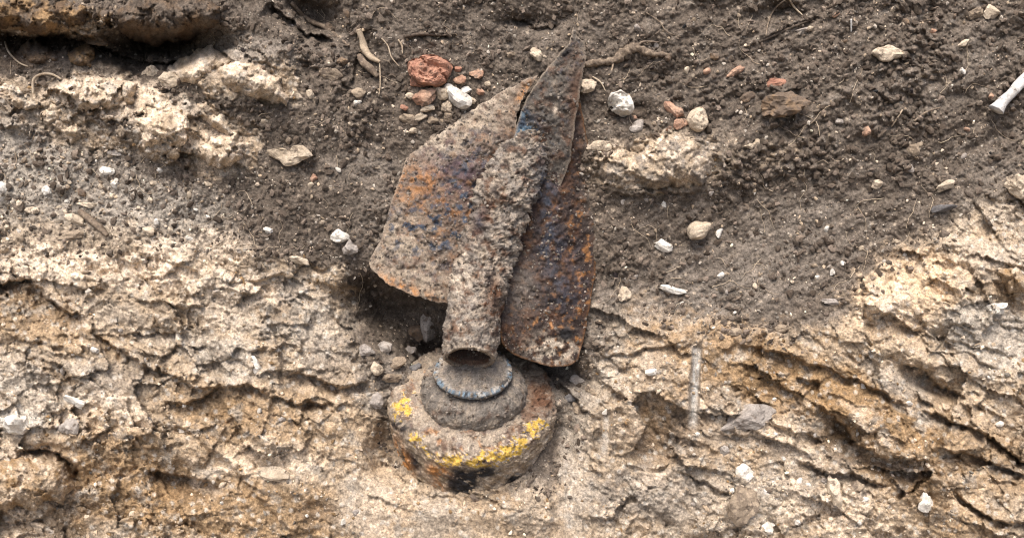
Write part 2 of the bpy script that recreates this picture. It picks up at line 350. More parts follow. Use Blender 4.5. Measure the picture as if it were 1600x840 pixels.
def rock_relief(x, y):
    lx = x + 9 * fbm(x, y, 34, 3, 8) + 3 * fbm(x, y, 8, 2, 9); ly = y + 9 * fbm(x, y, 34, 3, 12) + 3.5 * fbm(x, y, 8, 2, 13)
    wx = x + 14 * fbm(x, y, 60, 3, 1) + 3 * fbm(x, y, 9, 2, 2); wy = y + 14 * fbm(x, y, 60, 3, 5) + 3 * fbm(x, y, 9, 2, 6)
    # fractured sand and limestone: tilted plates with broken lower lips, chips and crumbs
    a = math.radians(22)
    v = (-x * math.sin(a) + y * math.cos(a))
    f = v / 60 + 1.9 * fbm(x, y, 140, 4, 51, ang=22, stretch=1.5) + 0.5 * fbm(x, y, 24, 4, 54)
    fr = f - np.floor(f); saw = np.where(fr < .86, fr / .86, (1 - fr) / .14)
    am = sstep(.0, .45, fbm(x, y, 90, 3, 57))
    rock = (saw - .5) * 10 * (0.12 + am)
    f = v / 19 + 1.9 * fbm(x, y, 60, 4, 61, ang=18, stretch=1.3) + 0.5 * fbm(x, y, 12, 3, 64)
    fr = f - np.floor(f); saw = np.where(fr < .8, fr / .8, (1 - fr) / .2)
    rock += (saw - .5) * 3.2 * (1.2 * sstep(.08, .5, fbm(x, y, 60, 3, 67)))
    br = .35 + .9 * sstep(-.25, .3, fbm(x, y, 100, 3, 69))
    sx_ = x + 4 * fbm(x, y, 16, 3, 8); sy_ = y + 4 * fbm(x, y, 16, 3, 12)
    rock += 22 * facets2(lx, ly, 78, 1, 22, 1.5, .9) + br * 11 * facets2(sx_, sy_, 34, 2, 24, 1.4, 1.1) + br * 5 * facets2(sx_, sy_, 15, 3, 10, 1.2, 1.1) + 1.6 * br * facets2(x, y, 7, 6, 30, 1.2, 1.1)
    rock += 10 * fbm(x, y, 120, 3, 71) + 6 * fbm(x, y, 34, 5, 73, gain=.65) + 2.4 * fbm(x, y, 7, 3, 75, gain=.75)
    rock -= 5 * sstep(.72, .98, fbm(x, y, 46, 4, 77, gain=.6, ang=25, stretch=1.6, ridged=True))
    return rock * 1.15

def bank_height(x, y):
    wx = x + 14 * fbm(x, y, 60, 3, 1) + 3 * fbm(x, y, 9, 2, 2); wy = y + 14 * fbm(x, y, 60, 3, 5) + 3 * fbm(x, y, 9, 2, 6)
    sm = sand_mask(x, y)
    h = np.zeros(x.shape)
    for bx, by, rx, ry, a, amp in BLOBS:
        c, s = math.cos(math.radians(a)), math.sin(math.radians(a))
        dx, dy = wx - bx, wy - by
        q = ((dx * c + dy * s) / rx) ** 2 + ((-dx * s + dy * c) / ry) ** 2
        h += amp * np.exp(-q * 1.1)
    fine = [(x, y, 1)]
    lx = x + 9 * fbm(x, y, 34, 3, 8) + 3 * fbm(x, y, 8, 2, 9); ly = y + 9 * fbm(x, y, 34, 3, 12) + 3.5 * fbm(x, y, 8, 2, 13)
    for pts, out, inn, ra, rb in LIPS:
        if inn > 15: inn *= 1.5; out *= 1.15; rb *= 1.1
        pts = np.array(pts, float)
        m = (x > pts[:, 0].min() - 150) & (x < pts[:, 0].max() + 150) & (y > pts[:, 1].min() - 150) & (y < pts[:, 1].max() + 150)
        X, Y = lx[m], ly[m]; best = np.full(X.shape, 1e9); side = np.zeros(X.shape); T = np.zeros(X.shape)
        seg = np.hypot(*(pts[1:] - pts[:-1]).T); cum = np.concatenate([[0], np.cumsum(seg)]); tot = cum[-1]
        for i in range(len(pts) - 1):
            a, b = pts[i], pts[i + 1]; e = b - a
            t = np.clip(((X - a[0]) * e[0] + (Y - a[1]) * e[1]) / (e @ e), 0, 1)
            dx, dy = X - a[0] - t * e[0], Y - a[1] - t * e[1]; d = np.hypot(dx, dy)
            s = np.sign(e[0] * dy - e[1] * dx)
            k = d < best; best = np.where(k, d, best); side = np.where(k, s, side); T = np.where(k, (cum[i] + t * seg[i]) / tot, T)
        dd = best * side
        end = sstep(0, .16, T) * sstep(0, .16, 1 - T)
        # fade round the ends, where the distance is measured to a tip
        val = np.where(dd < 0, out * np.exp(-best / ra * 1.2), 0) + np.where(dd >= 0, -inn * np.exp(-(best / rb) ** 1.3), 0)
        blend = sstep(-1.5, 2.5, dd)
        va = out * np.exp(-best / ra * 1.2); vb = -inn * np.exp(-(best / rb) ** 1.3)
        h[m] += end * (va * (1 - blend) + vb * blend) * (0.75 + 0.5 * fbm(X, Y, 22, 2, 17))
    rock = rock_relief(x, y)
    # smooth scraped places stay smoother
    def g(cx, cy, rx, ry, ang=0):
        c, s = math.cos(math.radians(ang)), math.sin(math.radians(ang)); dx, dy = wx - cx, wy - cy
        return np.exp(-(((dx * c + dy * s) / rx) ** 2 + ((-dx * s + dy * c) / ry) ** 2))
    calm = np.clip(g(740, 830, 150, 60) + .6 * g(420, 760, 200, 60, 30) + .7 * g(560, 720, 60, 80), 0, 1)
    rock *= 1 - .8 * calm
    for (cx, y0, y1, wd) in ((1086, 540, 664, 9), (895, 650, 900, 20), (950, 640, 710, 8)):
        rock *= 1 - .9 * np.exp(-((x - cx + .05 * (y - 600)) / wd) ** 4) * sstep(y0 - 8, y0 + 10, y) * sstep(y1 + 14, y1 - 14, y)
    # soil: crumbs, clods and drawn streaks up to the right
    soil = 9 * fbm(x, y, 110, 3, 81) + 5.5 * fbm(x, y, 26, 4, 83, gain=.6) + 2.2 * fbm(x, y, 6, 3, 85, gain=.7)
    right = sstep(880, 1000, x)
    soil += right * 7 * fbm(x, y, 24, 4, 87, ang=-33, stretch=3.4, gain=.55)
    soil *= 1.5
    f1, f2, idc = worley(wx, wy, 13, 5)
    cl = sstep(.05, .6, fbm(x, y, 90, 3, 91) + .6 * g(1300, 190, 330, 60, -28) + .4 * g(1100, 150, 160, 50) - .5 * g(1180, 400, 220, 100, -30) - .4 * g(1100, 60, 200, 30, 0))
    soil += cl * (8 * np.maximum(0, .62 - f1) * (.4 + idc)) * 3.0
    f1, f2, idc = worley(x, y, 6.5, 6); soil += (0.22 + cl * sstep(-.2, .3, fbm(x, y, 40, 3, 93))) * 4.2 * np.maximum(0, .6 - f1) * (idc > .35)
    smooth_soil = np.clip(.75 * g(1180, 410, 230, 90, -28), 0, 1)
    h += np.where(True, rock * sm * .95 + soil * (1 - sm) * (1 - .5 * smooth_soil), 0)
    # vertical tool scrapes
    for (cx, y0, y1, wd, dep, lean) in ((1086, 540, 664, 8, -9, -.05), (895, 650, 900, 20, 4, .02), (950, 640, 710, 7, 4, .02), (870, 720, 860, 10, -5, 0)):
        dx = (x + 1.5 * fbm(x, y, 40, 2, 95) - cx - lean * (y - 600)) / wd
        m = np.exp(-dx ** 4) * sstep(y0 - 8, y0 + 10, y) * sstep(y1 + 14, y1 - 14, y)
        h = h * (1 - .0 * m) + m * (dep + 2.4 * fbm(x * 1.0, y, 5, 3, 98, ang=90, stretch=14, gain=.7) + 1.2 * np.sin(dx * 6)) + 3 * np.exp(-(np.abs(dx) - 1.15) ** 2 * 30) * sstep(y0 - 8, y0 + 10, y) * sstep(y1 + 14, y1 - 14, y)
    # sand still packed round the foot of the munition's body
    dx = (x - 738) / 133; sn = np.sqrt(np.clip(1 - dx * dx, 0, 1)); sl = (y - 614 - .54 * 133 * sn) / .84
    wall = -4 + .84 * 133 * sn - .54 * sl + 7 + 5 * fbm(x, y, 30, 4, 151) + 2 * fbm(x, y, 8, 3, 153)
    wall = wall - 90 * np.clip(np.abs(dx) - .96, 0, 1) - 1.6 * np.clip(776 + 26 * fbm(x, y, 30, 4, 155, gain=.65) - np.where(dx < 0, 26, 74) * np.minimum(dx * dx, 1.1) - y, 0, 99)
    near = (np.abs(dx) < 1.6) & (y > 640)
    k = 5.0
    h = np.where(near, np.logaddexp(h / k, wall / k) * k, h)
    return h

def bank_colour(x, y):
    sm = sand_mask(x, y)[..., None]
    c = np.array(CL['D']) * (1 - sm) + np.array(CL['S']) * sm
    wx = x + 22 * fbm(x, y, 50, 4, 101, gain=.6); wy = y + 18 * fbm(x, y, 50, 4, 105, gain=.6)
    nz = fbm(x, y, 20, 5, 109, gain=.7)
    for px, py, rx, ry, a, cl, st in PATCH:
        m = (np.abs(x - px) < (rx + ry) * 2) & (np.abs(y - py) < (rx + ry) * 2)
        if not m.any(): continue
        co, s = math.cos(math.radians(a)), math.sin(math.radians(a)); dx, dy = wx[m] - px, wy[m] - py
        q = np.sqrt(((dx * co + dy * s) / rx) ** 2 + ((-dx * s + dy * co) / ry) ** 2)
        wgt = (sstep(1.35, .65, q + .75 * nz[m]) * st)[:, None]
        c[m] = c[m] * (1 - wgt) + np.array(CL[cl]) * wgt
    # veins of paler and browner earth
    v = fbm(x, y, 60, 5, 111, gain=.6, ang=20, stretch=1.5)
    wgt = (sstep(.12, .42, v) * .5)[..., None] * sm; c = c * (1 - wgt) + np.array(CL['P']) * wgt
    wgt = (sstep(-.1, -.45, v) * .5)[..., None] * sm; c = c * (1 - wgt) + np.array(CL['O']) * wgt
    g = (sstep(.05, .4, fbm(x, y, 36, 5, 117, gain=.7)) * .7)[..., None] * sm; c = c * (1 - g) + np.array(CL['L']) * g * .9
    g = (sstep(.05, .5, fbm(x, y, 30, 5, 121, gain=.7)) * .45)[..., None] * (1 - sm); c = c * (1 - g) + np.array(CL['G']) * g * .9
    st = (sstep(.05, .45, fbm(x, y, 16, 4, 141, ang=-33, stretch=5, gain=.6)) * .5 * sstep(900, 1050, x))[..., None] * (1 - sm); c = c * (1 - st) + np.array(CL['G']) * st
    # grey smear of the vertical scrapes
    for (cx, y0, y1, wd, k) in ((1086, 540, 664, 8, 1.1), (950, 640, 710, 6, .5), (897, 650, 900, 16, .12)):
        dx = (x + 1.5 * fbm(x, y, 40, 2, 95) - cx + .05 * (y - 600)) / wd
        m = (k * np.exp(-dx ** 4) * sstep(y0 - 8, y0 + 10, y) * sstep(y1 + 14, y1 - 14, y) * (.75 + .6 * fbm(x * 1.0, y, 5, 3, 99, ang=90, stretch=14, gain=.7)))[..., None]
        m = np.clip(m, 0, 1); c = c * (1 - m) + np.array((.33, .32, .3)) * m
    # grain
    f1, f2, idc = worley(x, y, 5.5, 9)
    gr = (.55 + .9 * idc)[..., None] * .4 + .6
    c = c * gr
    c *= (1 + .55 * fbm(x, y, 9, 3, 125, gain=.85) + .25 * fbm(x, y, 70, 3, 127))[..., None]
    # pale grit mixed into the soil and the gravelly zone
    dens = .04 + .10 * sstep(500, 100, x) * sstep(180, 300, y)
    f1, f2, idc = worley(x, y, 9, 14)
    g = ((idc < .13) * sstep(.5, .3, f1) * .5)[..., None] * sm; c = c * (1 - g) + np.array(CL['D']) * g
    g = ((idc > .87) * sstep(.5, .3, f1) * .5)[..., None] * sm; c = c * (1 - g) + np.array(CL['W']) * g
    f1, f2, idc = worley(x, y, 7.5, 12)
    g = ((idc < dens * .7) * sstep(.45, .3, f1) * .6)[..., None]
    c = c * (1 - g) + np.array((.38, .31, .235)) * g
    return np.clip(c, .012, .8)

def grid_mesh(name, xs, ys, hole=None):
    XX, YY = np.meshgrid(xs, ys)
    HH = bank_height(XX, YY)
    HH = HH - 1.9 * np.logaddexp(0, (-330 - YY) / 25) * 25            # the slope rolls over into level ground above
    CC = bank_colour(XX, YY); nx, ny = len(xs), len(ys)
    idx = np.arange(nx * ny).reshape(ny, nx)
    q = np.stack([idx[:-1, :-1], idx[1:, :-1], idx[1:, 1:], idx[:-1, 1:]], -1)
    if hole is not None:                                              # too coarse for the finest relief: even it out
        a, b, c, d = hole; keep = sstep(GAP * 3, 0, -np.minimum(np.minimum(XX - a, b - XX), np.minimum(YY - c, d - YY)))
        def sm(A):
            for _ in range(1):
                B = A.copy(); B[1:-1, 1:-1] = (A[1:-1, 1:-1] * 2 + A[:-2, 1:-1] + A[2:, 1:-1] + A[1:-1, :-2] + A[1:-1, 2:]) / 6; A = B
            return A
        HH = HH * keep + sm(HH) * (1 - keep)
        cx = .5 * (xs[1:] + xs[:-1]); cy = .5 * (ys[1:] + ys[:-1]); a, b, c, d = hole
        q = q[~((cx[None] > a) & (cx[None] < b) & (cy[:, None] > c) & (cy[:, None] < d))]
    return mesh_np(name, P(XX, YY, HH).reshape(-1, 3), q.reshape(-1, 4), CC.reshape(-1, 3)), HH
STEP = 1.6; GAP = 8.0                     # fine grid in view, five times coarser round about, sharing the edge lines
X0, Y0 = -96.0, -80.0; NX, NY = 5 * 224, 5 * 126
xs = X0 + STEP * np.arange(NX + 1); ys = Y0 + STEP * np.arange(NY + 1); nx, ny = len(xs), len(ys)
me, HH = grid_mesh('earth_bank', xs, ys)
bank = link('earth_bank', me, M_GROUND)
tag(bank, 'dug face of dark topsoil over pale sandy limestone', kind='structure')
me, _h = grid_mesh('outer_bank', X0 + GAP * np.arange(-130, 360), Y0 + GAP * np.arange(-80, 205), (xs[0], xs[-1], ys[0], ys[-1]))
tag(link('outer_bank', me, M_OUTER), 'the bank running on beyond the dug face', kind='structure')

def H(x, y):
    x = np.asarray(x, float); y = np.asarray(y, float)
    i = np.clip(np.searchsorted(xs, x) - 1, 0, nx - 2); j = np.clip(np.searchsorted(ys, y) - 1, 0, ny - 2)
    fx = np.clip((x - xs[i]) / (xs[i + 1] - xs[i]), 0, 1); fy = np.clip((y - ys[j]) / (ys[j + 1] - ys[j]), 0, 1)
    return (HH[j, i] * (1 - fx) + HH[j, i + 1] * fx) * (1 - fy) + (HH[j + 1, i] * (1 - fx) + HH[j + 1, i + 1] * fx) * fy
def Hs(x, y, r):
    a = np.linspace(0, 2 * np.pi, 10)[:-1]
    return float(np.median(np.concatenate([H(x + r * np.cos(a), y + r * np.sin(a)), H(x + r * .5 * np.cos(a), y + r * .5 * np.sin(a))])))

# floor of the trench the bank stands in (below the frame)
n = 60; gx, gy = np.meshgrid(np.linspace(-4, 4, n), np.linspace(-5, .3, n))
gz = .02 * np.array(fbm(gx * 100, gy * 100, 60, 3, 7))
fi = np.arange(n * n).reshape(n, n)
fl = link('trench_floor', mesh_np('trench_floor', np.stack([gx, gy, gz], -1).reshape(-1, 3),
          np.stack([fi[:-1, :-1], fi[:-1, 1:], fi[1:, 1:], fi[1:, :-1]], -1).reshape(-1, 4),
          np.tile(np.array(CL['G']), (n * n, 1))), M_GROUND)
tag(fl, 'bare trench floor below the bank', kind='structure')

# ------------------------------------------------------------------ stones
ICO = {}
def ico(sub):
    if sub not in ICO:
        bm = bmesh.new(); bmesh.ops.create_icosphere(bm, subdivisions=sub, radius=1)
        ICO[sub] = (np.array([v.co[:] for v in bm.verts]), np.array([[v.index for v in f.verts] for f in bm.faces])); bm.free()
    return ICO[sub]

def stone_mesh(name, w_, h_, d_, ang, seed, sub=3, rough=.10, outline=None, facets=11, round_=.5, px=None, py=None, cmix=None):
    v, f = ico(sub); r = np.random.default_rng(seed)
    nrm = r.normal(size=(facets, 3)); nrm /= np.linalg.norm(nrm, axis=1)[:, None]
    dist = r.uniform(.5, .95, facets)
    vv = v + .10 * np.stack([noise3(v, .6, seed + k) for k in (11, 12, 13)], 1)
    dt = np.maximum(vv @ nrm.T, 1e-3)
    rad = np.minimum((dist / dt).min(1), 1.15)
    rad = rad * (1 - round_ * .35) + round_ * .35
    rad = rad * (1 + rough * 3.2 * noise3(v, .9, seed) + rough * 1.2 * noise3(v, .3, seed + 3) - rough * 1.2 * np.abs(noise3(v, .14, seed + 4)))
    p = v * rad[:, None]
    if outline is not None:
        o = np.array(outline, float); cx, cy = o.mean(0)
        th = np.arctan2(-(o[:, 1] - cy), o[:, 0] - cx); rr = np.hypot(o[:, 0] - cx, o[:, 1] - cy)
        k = np.argsort(th); th = th[k]; rr = rr[k]
        th = np.concatenate([th - 2 * np.pi, th, th + 2 * np.pi]); rr = np.concatenate([rr] * 3)
        a = np.arctan2(v[:, 1], v[:, 0]); R = np.interp(a, th, rr)
        plan = np.hypot(v[:, 0], v[:, 1]); top = np.clip(plan, 0, 1) ** .75
        p = np.stack([np.cos(a) * R * top, np.sin(a) * R * top, p[:, 2] * d_ / 2], 1)
        q = p / 30
        p[:, 0] += rough * 26 * noise3(q, .7, seed + 5) * top; p[:, 1] += rough * 26 * noise3(q, .7, seed + 6) * top
        if px is not None:
            X, Y = px + p[:, 0], py - p[:, 1]
            p[:, 2] += (v[:, 2] > -.1) * rough * 3.2 * rock_relief(X, Y) * min(1, d_ / 40)
        p[:, 2] += d_ * rough * 1.5 * noise3(q, .5, seed + 8)
    else:
        p = p * np.array([w_ / 2, h_ / 2, d_ / 2]) * 1.08
        c, s = math.cos(math.radians(-ang)), math.sin(math.radians(-ang))
        p = np.stack([p[:, 0] * c - p[:, 1] * s, p[:, 0] * s + p[:, 1] * c, p[:, 2]], 1)
    cols = None
    if cmix is not None:
        X, Y = px + p[:, 0], py - p[:, 1]; A, B, C_ = [np.array(CL[k]) for k in cmix]
        w1 = sstep(-.2, .3, fbm(X, Y, 30, 5, seed + 9, gain=.7))[:, None]; cols = A * (1 - w1) + B * w1
        w2 = (sstep(.0, .3, fbm(X, Y, 24, 5, seed + 15, gain=.75)) * .9)[:, None]; cols = cols * (1 - w2) + C_ * w2
        cols = cols * (1 + .5 * fbm(X, Y, 9, 3, 125, gain=.85))[:, None]
    wp = .001 * (p[:, :1] * U + p[:, 1:2] * V + p[:, 2:] * N)
    return mesh_np(name, wp, f, cols, smooth=False)

def tri_outline(outline, step, jag, seed):
    """ragged rim and a jittered filling of points, triangulated; winding faces the open side"""
    o = np.array(outline, float); pts = []
    for i in range(len(o)):
        a, b = o[i], o[(i + 1) % len(o)]; m = max(1, int(np.hypot(*(b - a)) / step))
        for k in range(m): pts.append(a + (b - a) * k / m)
    rim = np.array(pts); rim = rim + jag * np.stack([fbm(rim[:, 0], rim[:, 1], 14 + jag, 4, seed, gain=.6), fbm(rim[:, 0], rim[:, 1], 14 + jag, 4, seed + 7, gain=.6)], 1)
    gx, gy = np.meshgrid(np.arange(rim[:, 0].min(), rim[:, 0].max(), step), np.arange(rim[:, 1].min(), rim[:, 1].max(), step))
    gx = gx.ravel() + RNG.uniform(-.3, .3, gx.size) * step; gy = gy.ravel() + RNG.uniform(-.3, .3, gy.size) * step
    k = poly_sd(gx, gy, rim) > step * .7; x = np.concatenate([rim[:, 0], gx[k]]); y = np.concatenate([rim[:, 1], gy[k]]); nr = len(rim)
    r = delaunay_2d_cdt([Vector((a, b)) for a, b in zip(x, y)], [(i, (i + 1) % nr) for i in range(nr)], [], 1, 1e-4)
    vs = np.array([v[:] for v in r[0]]); fs = np.array([f for f in r[2] if len(f) == 3])
    a, b, c_ = vs[fs[:, 0]], vs[fs[:, 1]], vs[fs[:, 2]]
    cr = (b[:, 0] - a[:, 0]) * (c_[:, 1] - a[:, 1]) - (b[:, 1] - a[:, 1]) * (c_[:, 0] - a[:, 0])
    fs = np.where((cr > 0)[:, None], fs[:, ::-1], fs)
    return vs[:, 0], vs[:, 1], fs, rim
def close_sheet(fs, n_):
    e = np.concatenate([fs[:, [0, 1]], fs[:, [1, 2]], fs[:, [2, 0]]]); key = {tuple(t) for t in e.tolist()}
    be = np.array([t for t in key if (t[1], t[0]) not in key])
    return np.concatenate([fs, fs[:, ::-1] + n_, np.stack([be[:, 1], be[:, 0], be[:, 0] + n_], 1), np.stack([be[:, 1], be[:, 0] + n_, be[:, 1] + n_], 1)])

def crag(name, label, cat, group, outline, d, rough, m, seed):
    """a bedded rock: ragged outline, broken chipped face, sides that go down into the earth"""
    x, y, fs, rim = tri_outline(outline, 2.0, 13, seed)
    sd = poly_sd(x, y, rim); cx, cy = outline.mean(0)
    a = np.linspace(0, 2 * np.pi, 13)[:-1]; ex = np.ptp(outline[:, 0]) * .36; ey = np.ptp(outline[:, 1]) * .36
    base = float(np.median(H(cx + ex * np.cos(a), cy + ey * np.sin(a)))); base = .5 * base + .5 * H(x, y)
    W = min(np.ptp(outline[:, 0]), np.ptp(outline[:, 1])) * .34
    prof = 1 - (1 - np.clip(sd / W, 0, 1)) ** 2.2
    k = rough / .2
    tx, ty = RNG.uniform(-.12, .12), RNG.uniform(.02, .2)
    h = base - 5 + d * .75 * prof + (x - cx) * tx + (y - cy) * ty
    wx = x + 7 * fbm(x, y, 20, 3, seed); wy = y + 7 * fbm(x, y, 20, 3, seed + 2)
    h = h + k * (9 * facets2(wx, wy, 30, seed % 17, 20, 1.4, 1.2) + 6 * facets2(wx, wy, 14, seed % 13, 40, 1.2, 1.2)) + 2.5 * facets2(wx, wy, 7, 5) + k * 5 * fbm(x, y, 22, 4, seed + 4, gain=.7) + 1.5 * fbm(x, y, 5, 2, seed + 6)
    A, B, C_ = [np.array(CL[q]) for q in {'tan': 'SPL', 'dusty': 'GSP', 'cream': 'SPP', 'brown': 'BOD', 'dark': 'DBK', 'ochre': 'SOP'}[m]]
    w1 = sstep(-.25, .3, fbm(x, y, 30, 5, seed + 9, gain=.7))[:, None]; c = A * (1 - w1) + B * w1
    w2 = (sstep(.0, .3, fbm(x, y, 24, 5, seed + 15, gain=.75)) * .9)[:, None]; c = c * (1 - w2) + C_ * w2
    w2 = (sstep(.2, .5, fbm(x, y, 16, 5, seed + 18, gain=.75)) * (.6 if m in ('brown', 'dark') else .35))[:, None]; c = c * (1 - w2) + np.array(CL['D']) * w2
    c = c * (1 + .55 * fbm(x, y, 9, 3, 125, gain=.85))[:, None]
    hb = np.minimum(h, H(x, y)) - 18
    co = np.concatenate([P(x, y, h), P(x, y, hb)])
    o = link(name, mesh_np(name, co, close_sheet(fs, len(x)), np.concatenate([c, c])), M_GROUND)
    return tag(o, label, cat, group)

def stone(name, label, cat, x, y, w_, h_, ang, m, seed, group=None, sub=3, d=None, out=.12, rough=.10, outline=None, facets=9, round_=0, base=None):
    d = d or .72 * min(w_, h_) + 3
    if outline is not None: x, y = np.array(outline, float).mean(0)
    b = Hs(x, y, .35 * min(w_, h_)) if base is None else base
    hh = b + d * out
    if cat in ('boulder', 'slab'):
        if outline is None:
            t = np.linspace(0, 2 * np.pi, 13)[:-1]; rr = np.random.default_rng(seed).uniform(.8, 1.15, 12)
            ca, sa = math.cos(math.radians(ang)), math.sin(math.radians(ang)); X, Y = rr * w_ / 2 * np.cos(t), rr * h_ / 2 * np.sin(t)
            outline = np.stack([x + X * ca - Y * sa, y + X * sa + Y * ca], 1)
        return crag(name, label, cat, group, np.array(outline, float), d, rough, m, seed)
    return tag(link(name, stone_mesh(name, w_, h_, d, ang, seed, sub, rough * 1.3, outline, facets, round_, x, y), MS[m], loc=P(x, y, hh)), label, cat, group)

S = stone
# upper middle: broken brick and pale stones beside the fins
S('brick_fragment', 'largest reddish brown brick lump, above the left fin', 'brick', 0, 0, 66, 46, 0, 'brick', 1, 'broken brick in the topsoil', 5, 38, .35, .15,
  [(636, 98), (655, 90), (690, 90), (706, 102), (698, 122), (672, 134), (648, 128), (640, 112)])
S('brick_fragment', 'orange brick chunk just under the largest brick lump', 'brick', 662, 149, 30, 28, 10, 'pink', 2, 'broken brick in the topsoil', 3, 22, .35, .12)
S('brick_fragment', 'small orange brick chip right of the largest brick lump', 'brick', 747, 117, 24, 14, -10, 'pink', 3, 'broken brick in the topsoil')
S('brick_fragment', 'pink brick chip touching the white stones over the left fin', 'brick', 719, 126, 16, 16, 30, 'pink', 4, 'broken brick in the topsoil')
S('stone', 'cream stone wedged right of the orange brick chunk', 'stone', 688, 143, 26, 22, 40, 'cream', 5)
S('stone', 'white angular stone in the cluster on top of the left fin', 'stone', 716, 152, 40, 30, 20, 'white', 6, None, 3, 24, .35)
S('stone', 'small cream stone below the orange brick chunk', 'stone', 668, 170, 20, 14, 0, 'cream', 7)
S('stone', 'pale pebble by the upper edge of the left fin', 'stone', 697, 168, 20, 24, 20, 'cream', 8)
S('stone', 'pinkish pebble at the lower end of the brick cluster', 'stone', 640, 186, 26, 16, 10, 'tan', 9)
S('stone', 'pale pebble above the left fin beneath the small orange chip', 'stone', 750, 145, 14, 12, 10, 'pink', 10)
S('stone', 'pale stone near the top edge between brick and fin tip', 'stone', 838, 86, 22, 22, 10, 'cream', 12)
S('stone', 'small tan pebble left of the pale stone near the fin tip', 'stone', 800, 85, 16, 10, 0, 'tan', 13)
for i_, (x_, y_, w_, h_, a_, m_, l_) in enumerate([
 (650, 128, 22, 16, 10, 'brick', 'reddish crumb against the lower left of the largest brick lump'), (686, 124, 20, 14, -20, 'pink', 'orange crumb under the right half of the largest brick lump'),
 (642, 150, 14, 12, 0, 'cream', 'cream pebble left of the orange brick chunk'), (703, 138, 20, 14, 30, 'white', 'white chip above the white angular stone'),
 (730, 142, 20, 13, -20, 'white', 'white chip right of the white angular stone'), (738, 158, 18, 12, 10, 'cream', 'cream chip below the right end of the white cluster'),
 (700, 184, 18, 12, 20, 'tan', 'tan chip on the soil just above the left fin rim'), (656, 184, 22, 14, -10, 'cream', 'cream stone right of the pinkish pebble'),
 (676, 188, 16, 12, 0, 'tan', 'tan stone between the cream stone and the fin rim'), (632, 168, 12, 9, 0, 'brick', 'small brick crumb left end of the cluster'),
 (724, 168, 16, 10, 0, 'grey', 'grey chip under the white angular stone'), (762, 132, 12, 9, 0, 'cream', 'cream crumb right of the pale pebble on the fin'),
 (714, 108, 12, 10, 0, 'brick', 'brick crumb touching the right end of the largest brick lump'), (646, 204, 16, 10, 0, 'cream', 'cream chip at the upper left corner of the left fin')]):
    S('brick_fragment' if m_ in ('brick', 'pink') else 'stone', l_, 'brick' if m_ in ('brick', 'pink') else 'stone', x_, y_, w_, h_, a_, m_, 400 + i_)
for i_, (x_, y_, w_, h_, a_, m_, l_) in enumerate([
 (600, 545, 30, 22, 20, 'grey', 'grey rubble stone at the left lip of the cavity'), (622, 568, 26, 18, -20, 'tan', 'tan rubble stone left of the tube mouth, lower lip of the cavity'),
 (640, 548, 22, 20, 10, 'grey', 'grey rubble stone in the middle of the cavity floor'), (648, 578, 24, 16, -35, 'slate', 'dark rubble flake leaning toward the collar'),
 (612, 590, 26, 18, 0, 'tan', 'tan rubble stone above the grey lump by the body'), (586, 575, 22, 18, 30, 'cream', 'cream rubble chip on the ledge left of the cavity'),
 (572, 548, 26, 18, 0, 'grey', 'grey stone at the foot of the ledge left of the cavity'), (652, 520, 24, 36, 12, 'brown', 'brown rock face at the back of the cavity'),
 (628, 612, 18, 12, -30, 'grey', 'small grey stone on the shoulder slope left of the body'), (900, 596, 30, 16, 30, 'grey', 'grey splinter of rock under the right fin foot'),
 (925, 612, 26, 12, 38, 'tan', 'tan splinter of rock right of the body'), (890, 622, 20, 12, 30, 'slate', 'dark splinter between body and right fin foot')]):
    S('stone', l_, 'stone', x_, y_, w_, h_, a_, m_, 450 + i_, None, 3, None, .25)
# right of the fin tip
S('stone', 'round cream stone touching the right side of the fin tip', 'stone', 914, 133, 28, 22, -15, 'cream', 14, None, 3, 20, .4)
S('stone', 'bright white upright stone right of the fins', 'stone', 967, 162, 34, 42, 10, 'white', 15, None, 4, 34, .3, .2, [(952, 148), (966, 142), (982, 152), (986, 176), (976, 182), (960, 176), (950, 164)])
S('stone', 'dark rounded clod in the hollow right of the white upright stone', 'clod', 1005, 176, 40, 24, 0, 'dark', 16)
S('stone', 'cream angular stone right of the two pink chips', 'stone', 1090, 188, 28, 38, 0, 'cream', 17, None, 4, 26, .4, .12, [(1080, 172), (1096, 168), (1105, 180), (1102, 200), (1088, 206), (1077, 196)])
S('brick_fragment', 'pink chip left of the cream angular stone', 'brick', 1054, 174, 34, 18, 40, 'pink', 18)
S('brick_fragment', 'orange chip at the foot of the cream angular stone', 'brick', 1063, 194, 20, 16, 0, 'pink', 19)
S('stone', 'grey lump right below the bright white upright stone', 'stone', 996, 198, 26, 18, 0, 'grey', 20)
S('brick_fragment', 'slanting orange chip in dark soil above the round brown cobble', 'brick', 1150, 112, 32, 14, -35, 'pink', 21)
S('brick_fragment', 'orange crumbly chip on the shoulder of the round brown cobble', 'brick', 1212, 130, 34, 14, -15, 'brick', 22)
S('stone', 'round brown cobble half buried in the clods, upper right', 'stone', 1220, 164, 62, 42, -12, 'brown', 23, None, 4, 36, .25, .14)
S('stone', 'small brown stone left of the round brown cobble', 'stone', 1168, 152, 22, 14, -20, 'brown', 24)
S('limestone_outcrop', 'broad pale limestone boulder bedded in soil right of the fins', 'boulder', 0, 0, 170, 84, 0, 'dusty', 25, None, 5, 34, .1, .14,
  [(930, 262), (960, 246), (1010, 228), (1060, 212), (1105, 210), (1116, 240), (1110, 280), (1060, 292), (990, 298), (945, 290)])
S('stone', 'flat cream stone at the upper left of the broad pale boulder', 'stone', 938, 230, 42, 18, -10, 'cream', 26)
S('stone', 'cream stone with a tan side, alone on the scraped soil slope', 'stone', 1092, 360, 34, 26, -15, 'cream', 27, None, 4, 26, .5, .06, [(1074, 362), (1078, 350), (1096, 347), (1110, 349), (1106, 362), (1090, 374), (1077, 373)])
